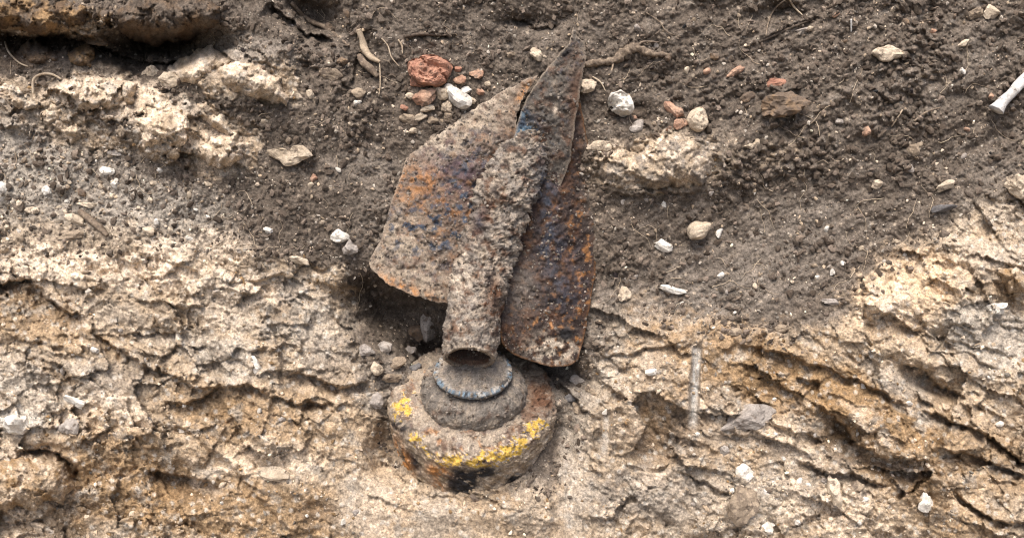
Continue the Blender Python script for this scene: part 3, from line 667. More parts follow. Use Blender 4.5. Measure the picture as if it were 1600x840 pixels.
S('stone', 'flat grey white flake left of the lone cream stone', 'stone', 1036, 384, 40, 16, 22, 'white', 28, None, 3, 12, .4)
S('stone', 'white crumbly flake on the slope below the lone cream stone', 'stone', 1050, 452, 40, 12, 12, 'white', 29, None, 3, 10, .4)
S('stone', 'small white crumb right of the lone cream stone', 'stone', 1123, 364, 12, 18, 20, 'white', 30)
S('stone', 'pale lump at the top of the sand right of the right fin', 'stone', 974, 460, 20, 20, 0, 'cream', 31)
S('stone', 'cream square chip in the sand below the pale lump', 'stone', 985, 510, 16, 18, 20, 'cream', 32)
# upper right
S('stone', 'long flat cream stone lying alone in the upper right soil', 'stone', 1388, 83, 52, 16, 5, 'cream', 33, None, 4, 16, .5, .08, [(1362, 82), (1380, 75), (1398, 76), (1413, 86), (1396, 91), (1372, 89)])
S('stone', 'square cream stone at the top edge, upper right corner', 'stone', 1548, 18, 24, 22, 15, 'cream', 34, None, 3, 18, .4, .05)
S('stone', 'tan pebble left of the square cream stone', 'stone', 1524, 20, 22, 20, -50, 'tan', 35)
S('stone', 'grey white chip under the curling root, top right', 'stone', 1254, 48, 24, 10, -12, 'grey', 36)
S('stone', 'narrow cream sliver slanting below the square cream stone', 'stone', 1506, 69, 20, 9, -35, 'cream', 37)
S('stone', 'small cream pebble right of the grey scree, under the long flat stone', 'stone', 1503, 111, 10, 12, 0, 'white', 38)
S('stone', 'upright tan pebble above a small grey one, right slope', 'stone', 1425, 234, 18, 24, 5, 'tan', 39)
S('stone', 'small grey pebble just under the upright tan pebble', 'stone', 1422, 264, 16, 12, 0, 'grey', 40)
S('stone', 'rounded cream pebble left of the flat dark stone', 'stone', 1372, 289, 18, 14, 0, 'cream', 41)
S('stone', 'cream oval stone above the flat dark stone, right slope', 'stone', 1478, 291, 30, 16, -15, 'cream', 42, None, 3, 18, .4, .06)
S('stone', 'flat dark slate stone under the cream oval stone', 'stone', 1473, 326, 42, 12, -15, 'slate', 43, None, 3, 14, .4, .05)
S('brick_fragment', 'small orange brick crumb alone in the right hand clods', 'brick', 1354, 204, 16, 16, 0, 'pink', 44)
S('stone', 'lumpy white stone at the right edge above the pale sand', 'stone', 1588, 292, 34, 30, 20, 'cream', 45, None, 4, 28, .4, .16)
S('stone', 'white pebble above the lumpy stone at the right edge', 'stone', 1600, 222, 12, 16, 0, 'cream', 46)
S('stone', 'flat thin stone in the soil near the foot of the right slope', 'stone', 1302, 470, 40, 9, 0, 'grey', 47)
S('stone', 'flat tan stone at the join of soil and sand, right', 'stone', 1224, 512, 30, 14, 0, 'tan', 48)
S('stone', 'grey pebble above the orange brick crumb on the right', 'stone', 1310, 190, 18, 10, 0, 'grey', 49)
S('stone', 'cream pebble on the soil above the pale sand, far right', 'stone', 1402, 378, 16, 9, 0, 'cream', 50)
S('stone', 'cream speck of a stone under the round brown cobble', 'stone', 1170, 228, 14, 10, 0, 'cream', 51)
# right sand
S('limestone_lump', 'pale rounded limestone lump at the left tip of the right sand', 'boulder', 0, 0, 74, 44, 0, 'cream', 52, None, 4, 30, .35, .14, [(1346, 478), (1366, 460), (1396, 458), (1408, 474), (1388, 484), (1356, 500)])
S('limestone_lump', 'orange tan rock protruding at the right edge', 'boulder', 1584, 437, 60, 44, 25, 'ochre', 53, None, 4, 36, .35, .12)
S('stone', 'white crumbly lump left below the orange tan rock', 'stone', 1556, 480, 34, 22, 10, 'white', 54, None, 3, 20, .35, .2)
S('stone', 'grey rounded cobble flush in the ochre sand', 'stone', 1174, 655, 74, 42, -8, 'grey', 55, None, 4, 30, .08, .08)
S('stone', 'white round pebble in the gravel under the grey cobble', 'stone', 1164, 737, 24, 24, 0, 'white', 56)
S('stone', 'pale fang shaped stone standing in the gravel pocket', 'stone', 1303, 766, 18, 38, -8, 'cream', 57, None, 3, 20, .5)
S('stone', 'pink pebble beside the pale fang shaped stone', 'stone', 1336, 762, 24, 16, -30, 'tan', 58)
S('stone', 'white upright stone low on the right in the ochre sand', 'stone', 1447, 786, 16, 28, 5, 'white', 59)
S('stone', 'pale grey stone left of the white round pebble', 'stone', 1132, 702, 22, 20, 20, 'grey', 60)
S('stone', 'cream stone at the bottom edge, right of the centre', 'stone', 1196, 828, 30, 22, 0, 'white', 61)
S('stone', 'brown angular rock in the gravel by the bottom edge', 'stone', 1160, 790, 44, 50, 10, 'tan', 62)
S('stone', 'tan pebble at the head of the vertical grey scrape', 'stone', 1152, 518, 22, 14, 0, 'tan', 63)
S('stone', 'white pebble left of the grey scrape', 'stone', 1017, 580, 16, 12, 0, 'white', 64)
S('stone', 'upright grey rock right of the right fin foot', 'stone', 905, 640, 28, 14, 40, 'tan', 65)
# upper left
S('overhang_rock', 'large brown rock at the top left corner', 'boulder', 0, 0, 180, 60, 0, 'brown', 70, None, 5, 60, .3, .2, [(-60, -10), (20, -22), (100, -12), (140, 8), (135, 40), (90, 54), (30, 50), (-40, 46)])
S('overhang_rock', 'dark soil covered overhang above the black hollow, top left', 'boulder', 0, 0, 190, 70, 0, 'dark', 71, None, 5, 66, .3, .22, [(180, 10), (230, -14), (300, -10), (345, 14), (340, 40), (300, 62), (250, 72), (200, 60), (178, 38)])
S('stone', 'brown angular rock between the corner rock and the black hollow', 'boulder', 0, 0, 60, 44, 0, 'brown', 72, None, 4, 36, .35, .15, [(100, 84), (118, 72), (142, 70), (152, 88), (146, 106), (122, 112), (104, 104)])
S('stone', 'dark rock left of the brown angular rock', 'boulder', 62, 86, 74, 38, 5, 'dark', 73, None, 4, 34, .3, .15)
S('stone', 'brown stone over the brown angular rock', 'stone', 150, 64, 30, 20, 0, 'brown', 74)
S('limestone_slab', 'flat tan slab face under the black hollow', 'slab', 0, 0, 120, 70, 0, 'tan', 75, None, 5, 54, .35, .06, [(262, 100), (300, 84), (330, 66), (338, 80), (372, 96), (336, 112), (318, 134), (288, 134), (258, 116)])
S('limestone_slab', 'rough overhanging limestone ledge right of the flat tan slab', 'slab', 0, 0, 120, 70, 0, 'tan', 76, None, 5, 58, .35, .16, [(336, 104), (374, 92), (420, 108), (440, 120), (452, 150), (448, 168), (410, 156), (372, 150), (344, 134)])
S('limestone_slab', 'narrow tan slab slanting below the rough ledge', 'slab', 0, 0, 90, 40, 0, 'tan', 77, None, 4, 36, .3, .08, [(298, 160), (316, 156), (368, 204), (372, 214), (350, 212), (322, 190)])
S('stone', 'cream round stone under the left end of the flat tan slab', 'stone', 268, 123, 32, 24, 0, 'cream', 78)
S('stone', 'cream block left of the round stone under the slab', 'stone', 235, 114, 28, 22, 15, 'cream', 79)
S('limestone_lump', 'knobbly cream limestone lump, middle of the upper left outcrop', 'boulder', 0, 0, 80, 66, 0, 'cream', 80, None, 5, 36, .2, .22, [(210, 190), (232, 178), (268, 172), (286, 200), (290, 226), (256, 230), (222, 232), (214, 212)])
S('limestone_lump', 'crumbling cream rock at the lower right of the outcrop', 'boulder', 0, 0, 80, 60, 0, 'cream', 81, None, 5, 36, .2, .26, [(302, 230), (330, 208), (372, 206), (384, 226), (372, 254), (344, 262), (312, 250)])
S('limestone_lump', 'long pinkish limestone mass left of the knobbly lump', 'boulder', 0, 0, 120, 50, 0, 'tan', 82, None, 5, 36, .15, .22, [(104, 148), (130, 130), (180, 122), (212, 134), (208, 164), (170, 172), (124, 168)])
S('limestone_lump', 'thin tan limestone ridge running down left of the outcrop', 'boulder', 0, 0, 110, 40, 0, 'tan', 83, None, 4, 26, .15, .22, [(60, 172), (84, 170), (140, 202), (138, 218), (110, 222), (80, 204)])
S('limestone_lump', 'pinkish rock at the left edge under the corner rock', 'boulder', 20, 148, 90, 30, 20, 'tan', 84, None, 4, 24, .15, .2)
for a in [
 ('white chip under the thin tan ridge, upper left', 166, 268, 22, 15, 10, 'white'), ('white pebble left of the white chip, upper left', 75, 297, 17, 13, 0, 'white'),
 ('cream flat chip above the dark split twig', 140, 320, 32, 10, 5, 'cream'), ('cream stone left of the dark split twig', 116, 344, 26, 18, 20, 'cream'),
 ('tan slab chip under the cream stone by the twig', 112, 368, 44, 13, -8, 'tan'), ('white oval stone at the left edge', 3, 295, 16, 34, -10, 'white'),
 ('white knob on the soil left of the left fin', 527, 370, 30, 20, 20, 'white'), ('dark grained lump under the white knob', 546, 386, 26, 24, 30, 'grey'),
 ('rounded tan stone bedded under the pale root', 510, 112, 42, 22, 25, 'tan'), ('small cream pebble right of the rough ledge', 486, 148, 14, 12, 40, 'cream'),
 ('orange brown stone left of the pale root', 534, 94, 18, 14, 20, 'brown'), ('brown stone below the rounded tan stone', 560, 146, 24, 16, 10, 'tan'),
 ('white crumb on the soil below the long cream stone', 420, 358, 14, 10, 0, 'white'), ('pink crumb between long cream stone and left fin', 491, 278, 12, 12, 0, 'pink'),
 ('pale lump at the soil and sand join, left of centre', 465, 405, 30, 16, 20, 'cream'), ('white chip on the grey sand left of the cavity', 398, 569, 14, 28, -38, 'white'),
 ('pale grey lump left of the yellow painted body', 590, 627, 24, 22, 0, 'grey'), ('grey cobble set in the sand above the lower left boulder', 112, 664, 36, 36, 0, 'grey'),
 ('pale flint above the grey cobble, lower left', 120, 628, 34, 18, 20, 'white'), ('white rock face at the left edge, lower part', 28, 664, 40, 40, 10, 'white'),
 ('tan nodule embedded in the sand, lower middle left', 424, 740, 50, 18, 5, 'cream'), ('small white pebble by the left gravel, under the oval stone', 180, 288, 12, 12, 0, 'white'),
 ('cream pebble right of the white oval stone', 52, 330, 20, 12, 0, 'cream'), ('brown pebble above the cream flat chip', 128, 302, 18, 10, 30, 'brown'),
 ('tan pebble at the top edge of the left sand', 232, 362, 18, 14, 0, 'cream'), ('grey flat stone upper left of the knobbly lump', 182, 240, 26, 10, 5, 'grey'),
 ('greyish rock under the chin of the left fin', 668, 512, 34, 50, 10, 'grey'), ('small dark rock at the back of the cavity', 662, 562, 24, 18, 30, 'slate'),
]:
    S('stone', a[0], 'stone', a[1], a[2], a[3], a[4], a[5], a[6], int(a[1] * 7 + a[2]), None, 3)
S('stone', 'long thin cream stone lying flat on the dark soil, left', 'stone', 0, 0, 76, 16, 0, 'cream', 90, None, 4, 16, .5, .12, [(416, 234), (434, 232), (450, 238), (484, 236), (490, 244), (470, 248), (436, 249), (420, 242)])
S('boulder', 'rounded sandy boulder in the lower left corner', 'boulder', 0, 0, 140, 90, 0, 'ochre', 91, None, 5, 60, .15, .10, [(-40, 730), (10, 716), (60, 712), (98, 722), (118, 752), (104, 784), (40, 800), (-30, 790)])

# small countable pebbles, alike but for where they lie
ZONES = [
 ('small pale pebble in the gravelly soil, upper left', 'pebbles in the gravelly soil', 10, 330, 240, 385, 44, ['white', 'cream', 'cream', 'tan']),
 ('small pebble scattered on the dark soil left of the fins', 'pebbles on the dark soil left of the fins', 380, 590, 150, 430, 22, ['cream', 'white', 'tan', 'tan']),
 ('small pebble scattered on the dark soil at the upper right', 'pebbles on the upper right soil', 950, 1590, 10, 250, 44, ['cream', 'tan', 'pink', 'grey', 'dark', 'dark']),
 ('small pebble on the smooth scraped soil right of the fins', 'pebbles on the scraped soil', 960, 1440, 300, 500, 26, ['cream', 'grey', 'white', 'tan']),
 ('small pale pebble in the gravel pocket at the bottom right', 'pebbles in the gravel pocket', 1140, 1400, 740, 835, 46, ['white', 'cream', 'cream', 'tan']),
 ('small dark clod in the topsoil along the top edge', 'clods along the top edge', 400, 1590, 5, 120, 40, ['dark', 'dark', 'brown']),
 ('clod in the broken soil', 'clods in the broken soil right of the fins', 960, 1590, 100, 290, 60, ['dark']),
 ('small pale pebble bedded in the left sand', 'pebbles in the left sand', 20, 560, 430, 820, 26, ['white', 'cream', 'grey']),
 ('small pale pebble bedded in the right sand', 'pebbles in the right sand', 930, 1590, 540, 800, 26, ['white', 'cream', 'grey']),
]
LAND = [(670, 110, 'the largest brick lump'), (967, 162, 'the bright white upright stone'), (1090, 188, 'the cream angular stone'), (1220, 164, 'the round brown cobble'),
 (1388, 83, 'the long flat cream stone'), (1548, 18, 'the square cream stone'), (980, 88, 'the gnarled root'), (1025, 255, 'the broad pale boulder'), (1092, 360, 'the lone cream stone'),
 (1478, 291, 'the cream oval stone'), (1588, 292, 'the lumpy white stone'), (1302, 470, 'the flat thin stone'), (1375, 475, 'the pale rounded lump'), (1584, 437, 'the orange tan rock'),
 (1174, 655, 'the flush grey cobble'), (1164, 737, 'the white round pebble'), (1303, 766, 'the fang shaped stone'), (1447, 786, 'the low white upright stone'), (1160, 790, 'the brown angular gravel rock'),
 (1088, 600, 'the vertical grey scrape'), (240, 75, 'the black hollow'), (125, 90, 'the brown angular rock'), (395, 130, 'the rough limestone ledge'), (250, 205, 'the knobbly limestone lump'),
 (345, 235, 'the crumbling cream rock'), (160, 148, 'the pinkish limestone mass'), (166, 268, 'the white chip'), (145, 348, 'the split twig'), (3, 295, 'the white oval stone'), (453, 241, 'the long thin cream stone'),
 (527, 370, 'the white knob'), (510, 112, 'the rounded tan stone'), (398, 569, 'the white sand chip'), (112, 664, 'the embedded grey cobble'), (50, 750, 'the corner boulder'), (424, 740, 'the tan nodule'),
 (575, 75, 'the forked root'), (1150, 112, 'the slanting orange chip'), (1354, 204, 'the lone orange crumb'), (1425, 234, 'the upright tan pebble'), (1570, 150, 'the bleached stick'), (1240, 50, 'the looping root'),
 (620, 430, 'the left fin foot'), (905, 560, 'the right fin foot'), (590, 627, 'the grey lump by the body'), (60, 462, 'the long left crack'), (1440, 590, 'the deep right crack'), (897, 90, 'the torn fin tip')]
LP = np.array([l[:2] for l in LAND], float); SEEN = set()
WORD = {'white': 'white', 'cream': 'cream', 'tan': 'tan', 'pink': 'orange pink', 'grey': 'grey', 'dark': 'dark brown', 'brown': 'brown'}
def where(x, y, thing, kind, s):
    dd = np.hypot(LP[:, 0] - x, LP[:, 1] - y)
    for k in np.argsort(dd)[:4]:
        a = math.degrees(math.atan2(-(y - LP[k, 1]), x - LP[k, 0])) % 360
        dr = ['right of', 'above and right of', 'above', 'above and left of', 'left of', 'below and left of', 'below', 'below and right of'][int((a + 22.5) // 45) % 8]
        nr = 'just' if dd[k] < 45 else ('some way' if dd[k] < 95 else 'well')
        lab = f"{'tiny' if s < .8 else 'small' if s < 1.05 else 'larger'} {WORD[kind]} {thing} {nr} {dr} {LAND[k][2]}"
        if lab not in SEEN: SEEN.add(lab); return lab
    return None
protos = [stone_mesh('pebble', 10, 8, 7, 0, 200 + i, 2, .14) for i in range(10)]
pm = {}
for lab, grp, x0, x1, y0, y1, cnt, kinds in ZONES:
    for k in range(cnt):
        x, y = RNG.uniform(x0, x1), RNG.uniform(y0, y1); kind = kinds[RNG.integers(len(kinds))]; pi = int(RNG.integers(10))
        if 575 < x < 935 and y > 40: continue
        s = RNG.uniform(.6, 1.3) * (1.3 if 'clod' in lab else 1); nm = 'clod' if 'clod' in lab else 'pebble'
        text = where(x, y, nm, kind, s)
        if text is None: continue
        if (pi, kind) not in pm:
            me = protos[pi].copy(); me.materials.append(MS[kind]); pm[(pi, kind)] = me
        o = bpy.data.objects.new(nm, pm[(pi, kind)]); COL.objects.link(o)
        o.location = P(x, y, H(x, y) + .8 * s); o.scale = (s, s, s)
        o.rotation_euler = (RNG.uniform(-.5, .5), RNG.uniform(0, 6), RNG.uniform(-.5, .5))
        tag(o, text, nm, grp)

# grit and soil crumbs nobody could count
def grit(name, label, cnt, dens, size, colf, seed, flat=.75):
    r = np.random.default_rng(seed); v, f = ico(1); v = v[:12] if len(v) > 12 else v
    x = r.uniform(-50, 1650, cnt * 4); y = r.uniform(-40, 880, cnt * 4)
    k = r.random(cnt * 4) < dens(x, y); x = x[k][:cnt]; y = y[k][:cnt]; n_ = len(x)
    s = size[0] + (size[1] - size[0]) * r.random(n_) ** 4
    base = P(x, y, H(x, y) + s * .12)
    nv = len(v)
    jit = 1 + .35 * r.normal(size=(n_, nv, 1)).clip(-1.2, 1.2)
    sc3 = (r.uniform(.6, 1.25, (n_, 1, 3)) * np.array([1.15, .85, flat]))
    p = v[None] * jit * sc3 * s[:, None, None] * .5
    a = r.uniform(0, 6.28, n_); ca, sa = np.cos(a)[:, None], np.sin(a)[:, None]
    p = np.stack([p[..., 0] * ca - p[..., 1] * sa, p[..., 0] * sa + p[..., 1] * ca, p[..., 2]], -1)
    wp = base[:, None] + .001 * (p[..., :1] * U + p[..., 1:2] * V + p[..., 2:] * N)
    ff = (f[None] + (np.arange(n_) * nv)[:, None, None]).reshape(-1, 3)
    c = np.repeat(colf(x, y, r), nv, axis=0)
    o = link(name, mesh_np(name, wp.reshape(-1, 3), ff, c, smooth=False), M_CRUMB)
    tag(o, label, kind='stuff'); return o
def pal(cols, var=.25):
    cols = np.array(cols)
    def f(x, y, r):
        c = cols[r.integers(len(cols), size=len(x))]; return np.clip(c * (1 + var * r.normal(size=(len(x), 1))), .02, .75)
    return f
def d_soil(x, y): return (1 - sand_mask(x, y)) * (.25 + .75 * sstep(-.1, .3, fbm(x, y, 90, 3, 91)))
def d_pale(x, y):
    g = .35 * (1 - sand_mask(x, y)) + .12
    g = g + .8 * ((x < 420) & (y > 220) & (y < 420)) + .5 * ((x > 1120) & (x < 1400) & (y > 720)) + .3 * ((x > 900) & (x < 1120) & (y > 440) & (y < 620))
    return g * (.3 + sstep(-.2, .35, fbm(x, y, 60, 3, 131)))
def d_sand(x, y): return sand_mask(x, y) * sstep(-.1, .4, fbm(x, y, 70, 3, 137)) * .8
grit('soil_crumbs', 'loose dark soil crumbs on the topsoil', 15000, d_soil, (2, 12), pal([CL['D'], (.11, .085, .065), (.07, .053, .04), (.16, .125, .098)]), 1)
grit('pale_grit', 'pale grit and tiny stones strewn over the bank', 9000, d_pale, (2, 6.5), pal([CL['P'], CL['S'], CL['L'], CL['L'], CL['G'], CL['G'], CL['S']]), 2)
grit('sand_crumbs', 'sandy crumbs on the limestone', 6000, d_sand, (2, 8), pal([CL['S'], CL['P'], CL['O'], CL['L'], CL['S']]), 3)

# ------------------------------------------------------------------ roots, twigs, straw
def tube_mesh(name, pts, rad, seed, knob=.25, sides=14, flat=1.0, step=1.8):
    """pts (x, y, h) in mm of the face, radii per point; closed ends"""
    w3 = P([p[0] for p in pts], [p[1] for p in pts], [p[2] for p in pts])
    n_ = len(pts); seg = np.linalg.norm(np.diff(w3, axis=0), axis=1); cum = np.concatenate([[0], np.cumsum(seg)])
    m = max(6, int(cum[-1] * 1000 / step)); t = np.linspace(0, cum[-1], m)
    # Catmull-Rom through the points
    out = []
    for tt in t:
        i = min(n_ - 2, max(0, np.searchsorted(cum, tt) - 1)); f = (tt - cum[i]) / max(seg[i], 1e-9)
        p0, p1, p2, p3 = w3[max(0, i - 1)], w3[i], w3[i + 1], w3[min(n_ - 1, i + 2)]
        out.append(.5 * ((2 * p1) + (-p0 + p2) * f + (2 * p0 - 5 * p1 + 4 * p2 - p3) * f * f + (-p0 + 3 * p1 - 3 * p2 + p3) * f ** 3))
    c = np.array(out); R = np.interp(t, cum, rad) * .001
    tan = np.gradient(c, axis=0); tan /= np.linalg.norm(tan, axis=1)[:, None]
    b1 = np.cross(tan, N); b1 /= np.linalg.norm(b1, axis=1)[:, None]; b2 = np.cross(tan, b1)
    a = np.linspace(0, 2 * np.pi, sides, endpoint=False)
    ring = c[:, None] + R[:, None, None] * (np.cos(a)[None, :, None] * b1[:, None] + flat * np.sin(a)[None, :, None] * b2[:, None])
    q = ring.reshape(-1, 3); nz = (noise3(q * 1000, 9, seed) + .5 * noise3(q * 1000, 3.5, seed + 2, 2)).reshape(m, sides, 1)
    ring = c[:, None] + (ring - c[:, None]) * (1 + knob * nz)
    v = np.concatenate([ring.reshape(-1, 3), c[:1], c[-1:]]); fs = []
    for i in range(m - 1):
        for j in range(sides):
            k = (j + 1) % sides; A, B, C_, D_ = i * sides + j, i * sides + k, (i + 1) * sides + k, (i + 1) * sides + j
            fs += [(A, B, C_), (A, C_, D_)]
    for j in range(sides):
        k = (j + 1) % sides; fs += [(m * sides, k, j), (m * sides + 1, (m - 1) * sides + j, (m - 1) * sides + k)]
    return mesh_np(name, v, fs)
def root(name, label, cat, pts, rad, m, seed, lift=3, knob=.25, group=None, flat=1.0):
    q = [(x, y, Hs(x, y, 4) + lift + (p[0] if p else 0)) for (x, y, *p) in pts]
    o = link(name, tube_mesh(name, q, rad, seed, knob, flat=flat), MS[m]); return tag(o, label, cat, group)

r1 = root('root', 'gnarled grey brown root reaching right from behind the fin tip', 'root', [(914, 99), (935, 98), (955, 96), (972, 86), (990, 76), (1005, 80), (1022, 84), (1046, 86)], [5, 6, 5.5, 8, 9, 5, 4.5, 2], 'wood', 1, 4, .9)
c = link('side_root', tube_mesh('side_root', [(958, 94, H(958, 94) + 4), (957, 106, H(957, 106) + 3), (953, 116, H(953, 116) + 1)], [2, 1.3, .6], 2), MS['palewood'], parent=r1)
c = link('side_root', tube_mesh('side_root', [(994, 76, H(994, 76) + 7), (1004, 66, H(1004, 66) + 5), (1030, 66, H(1030, 66) + 3)], [2.4, 2, .7], 3), MS['wood'], parent=r1)
root('root', 'pale forked root standing left of the brick lumps', 'root', [(560, 46), (566, 62), (570, 78), (580, 90), (594, 97)], [4, 5, 6.5, 4.5, 2], 'palewood', 4, 6)
root('root', 'brown root stub right under the pale forked root', 'root', [(561, 86), (568, 98), (580, 108), (590, 120)], [4, 6, 6, 3], 'wood', 5, 6)
root('root', 'fine rootlet crossing the soil between the forked root and the brick', 'root', [(596, 60), (606, 72), (612, 90), (624, 104)], [1, 1.1, 1, .6], 'palewood', 30, 3, .2)
root('root', 'fine hair root near the top edge above the gnarled root', 'root', [(1010, 20), (1030, 34), (1042, 50), (1064, 58)], [.9, 1, .9, .5], 'wood', 31, 3, .2)
root('root', 'thin rootlet left of the bright white upright stone', 'root', [(926, 120), (938, 128), (946, 142)], [1.1, 1, .6], 'palewood', 32, 3, .2)
root('straw', 'thin straw hanging down beneath the brown root stub', 'straw', [(593, 98), (594, 116), (594, 134), (592, 148)], [1, 1.1, 1, .8], 'palewood', 6, 5, .1)
root('straw', 'short pale straw right of the pale forked root', 'straw', [(622, 62), (628, 72), (629, 84)], [1.4, 1.6, .7], 'palewood', 7, 3, .1)
root('twig', 'dark thin twig lying level above the largest brick lump', 'twig', [(632, 57), (660, 53), (690, 55), (714, 53)], [2.4, 2.6, 2, 1], 'dark', 8, 3)
root('root', 'thin root looping down from the top edge, upper right', 'root', [(1246, -10), (1224, 2), (1208, 18), (1200, 38), (1197, 56)], [1.5, 1.4, 1.2, 1, .7], 'wood', 9, 4, .1)
root('root', 'short pale rootlet hanging from the top edge, upper right', 'root', [(1230, -8), (1240, 10), (1254, 24)], [1.6, 1.6, .8], 'palewood', 10, 5, .1)
root('twig', 'dark twig slanting up to the right beside the looping root', 'twig', [(1186, 66), (1212, 54), (1240, 42), (1270, 30)], [1.8, 2.4, 2.2, 1], 'dark', 11, 3)
root('straw', 'short white straw standing upright near the top, right', 'straw', [(1330, 30), (1330, 38), (1330, 50)], [1.3, 1.4, 1], 'bone', 12, 4, .05)
root('straw', 'thin pale straw slanting among the right hand clods', 'straw', [(1410, 172), (1402, 184), (1393, 198)], [1.2, 1.4, .8], 'palewood', 13, 4, .1)
root('bleached_stick', 'bleached white stick entering at the right edge', 'stick', [(1556, 172), (1566, 160), (1584, 142), (1604, 120), (1640, 86)], [12, 8, 7.5, 8, 8], 'bone', 14, 14, .2)
root('root', 'pale root loop at the left edge above the limestone', 'root', [(52, 146), (52, 126), (62, 117), (80, 116), (96, 124)], [2, 1.9, 1.9, 2, 1.2], 'palewood', 15, 6, .1)
root('twig', 'dark split twig lying in the gravel, left', 'twig', [(124, 329), (140, 342), (158, 358), (168, 368)], [4, 5.5, 5, 2.5], 'wood', 16, 5, .2)
root('root', 'dark curved root along the soil above the rounded tan stone', 'root', [(455, 4), (480, 30), (510, 44), (545, 72)], [3, 4, 3.5, 2], 'wood', 17, 4, .3)
root('root', 'thin root hair by the left edge beneath the corner rock', 'root', [(8, 66), (14, 82), (30, 98), (44, 104)], [1.6, 1.6, 1.3, .8], 'palewood', 18, 5, .1)
root('twig', 'thin brown twig on the clods left of the bleached stick', 'twig', [(1428, 190), (1446, 176), (1470, 168)], [1.4, 1.6, 1], 'wood', 19, 4, .1)

def hairs(cnt, seed):
    r = np.random.default_rng(seed); V_, F_ = [], []; off = 0
    while cnt:
        x, y = r.uniform(0, 1600), r.uniform(0, 480)
        if sand_mask(np.array([x]), np.array([y]))[0] > .3 or (570 < x < 940 and y > 40): continue
        cnt -= 1; a = r.uniform(0, 6.28); L_ = r.uniform(18, 70); k = 9; px_, py_ = [x], [y]
        for i in range(k): a += r.normal() * .35; px_.append(px_[-1] + L_ / k * math.cos(a)); py_.append(py_[-1] + L_ / k * math.sin(a))
        px_, py_ = np.array(px_), np.array(py_); hh = H(px_, py_); hh = np.maximum(hh, np.convolve(np.pad(hh, 1, 'edge'), [1 / 3] * 3, 'valid')) + 1.0 + 2 * np.sin(np.linspace(0, 3.1, k + 1)) * r.random()
        c = P(px_, py_, hh); R_ = np.linspace(1, .35, k + 1) * r.uniform(.35, .75) * .001
        for i in range(k + 1):
            t = c[min(k, i + 1)] - c[max(0, i - 1)]; t /= np.linalg.norm(t); b1 = np.cross(t, N); b1 /= np.linalg.norm(b1); b2 = np.cross(t, b1)
            for q in range(4): V_.append(c[i] + R_[i] * (math.cos(q * 1.5708) * b1 + math.sin(q * 1.5708) * b2))
        for i in range(k):
            for q in range(4): A_, B_ = off + i * 4 + q, off + i * 4 + (q + 1) % 4; F_.append((A_, B_, B_ + 4)); F_.append((A_, B_ + 4, A_ + 4))
        off += 4 * (k + 1)
    tag(link('root_hairs', mesh_np('root_hairs', V_, F_), MS['palewood']), 'fine dry root hairs lying over the topsoil', kind='stuff')
hairs(110, 77)

# ------------------------------------------------------------------ the munition
RC = {k: np.array(v) for k, v in dict(rust=(.10, .05, .028), dark=(.04, .027, .023), orange=(.33, .15, .05), purple=(.075, .05, .056), blue=(.045, .055, .075), black=(.02, .018, .018),
      crust=(.28, .225, .168), pale=(.48, .40, .31), grey=(.18, .155, .13), yellow=(.52, .335, .06), steel=(.12, .19, .25)).items()}
def mixc(c, k, w_): w_ = np.clip(w_, 0, 1)[:, None]; return c * (1 - w_) + RC[k] * w_
def gauss(x, y, cx, cy, rx, ry, a=0):
    c, s = math.cos(math.radians(a)), math.sin(math.radians(a)); dx, dy = x - cx, y - cy
    return np.exp(-(((dx * c + dy * s) / rx) ** 2 + ((-dx * s + dy * c) / ry) ** 2))
def spots(x, y, s, seed, lo=.2, hi=.35, gain=.6): return sstep(lo, hi, fbm(x, y, s, 4, seed, gain=gain))

bomb = bpy.data.objects.new('munition', None); COL.objects.link(bomb)
bomb.location = P(738, 640, 0); bomb.empty_display_size = .05
tag(bomb, 'rusted finned munition with yellow painted body, stuck tail up in the bank', 'munition')
def part(name, me, m, label=None):
    o = link(name, me, m); o.parent = bomb; o.matrix_parent_inverse = Matrix.Translation(-Vector(bomb.location))
    if label: o['label'] = label
    return o

def tps(ctrl, x, y):
    c = np.array(ctrl, float); n_ = len(c)
    def k(r2): return np.where(r2 > 0, r2 * np.log(np.maximum(r2, 1e-9)), 0)
    sc_ = 300.0; X, Y = c[:, 0] / sc_, c[:, 1] / sc_
    A = k((X[:, None] - X) ** 2 + (Y[:, None] - Y) ** 2) + np.eye(n_) * 1e-3; Pm = np.stack([np.ones(n_), X, Y], 1)
    M = np.block([[A, Pm], [Pm.T, np.zeros((3, 3))]]); s = np.linalg.solve(M, np.concatenate([c[:, 2], np.zeros(3)]))
    x = x / sc_; y = y / sc_
    return k((x[:, None] - X) ** 2 + (y[:, None] - Y) ** 2) @ s[:n_] + s[n_] + s[n_ + 1] * x + s[n_ + 2] * y

def plate(name, outline, ctrl, thick, colf, relief, seed, label=None, step=2.2, jag=2.5):
    x, y, fs, rim = tri_outline(outline, step, jag, seed)
    h = tps(ctrl, x, y); sd = poly_sd(x, y, rim)
    crust = sstep(.02, .1, fbm(x, y, 30, 5, seed + 3, gain=.65))                     # scabs of rust and dirt, with edges
    scab = sstep(.1, .16, fbm(x, y, 13, 4, seed + 5, gain=.7))
    h = h + (relief(x, y) * 1.5 + 2.6 * crust + 1.6 * scab + 1.2 * facets2(x, y, 9, 4) - 1.6 * sstep(.25, .4, fbm(x, y, 8, 3, seed + 13))) * sstep(0, 8, sd)
    col = colf(x, y, sd) * (1 + .35 * fbm(x, y, 8, 3, seed + 9, gain=.85) + .25 * fbm(x, y, 26, 3, seed + 11))[:, None]
    allf = close_sheet(fs, len(x)); co = np.concatenate([P(x, y, h), P(x, y, h - thick)])
    return part(name, mesh_np(name, co, allf, np.concatenate([col, col * .8])), M_STEEL, label)

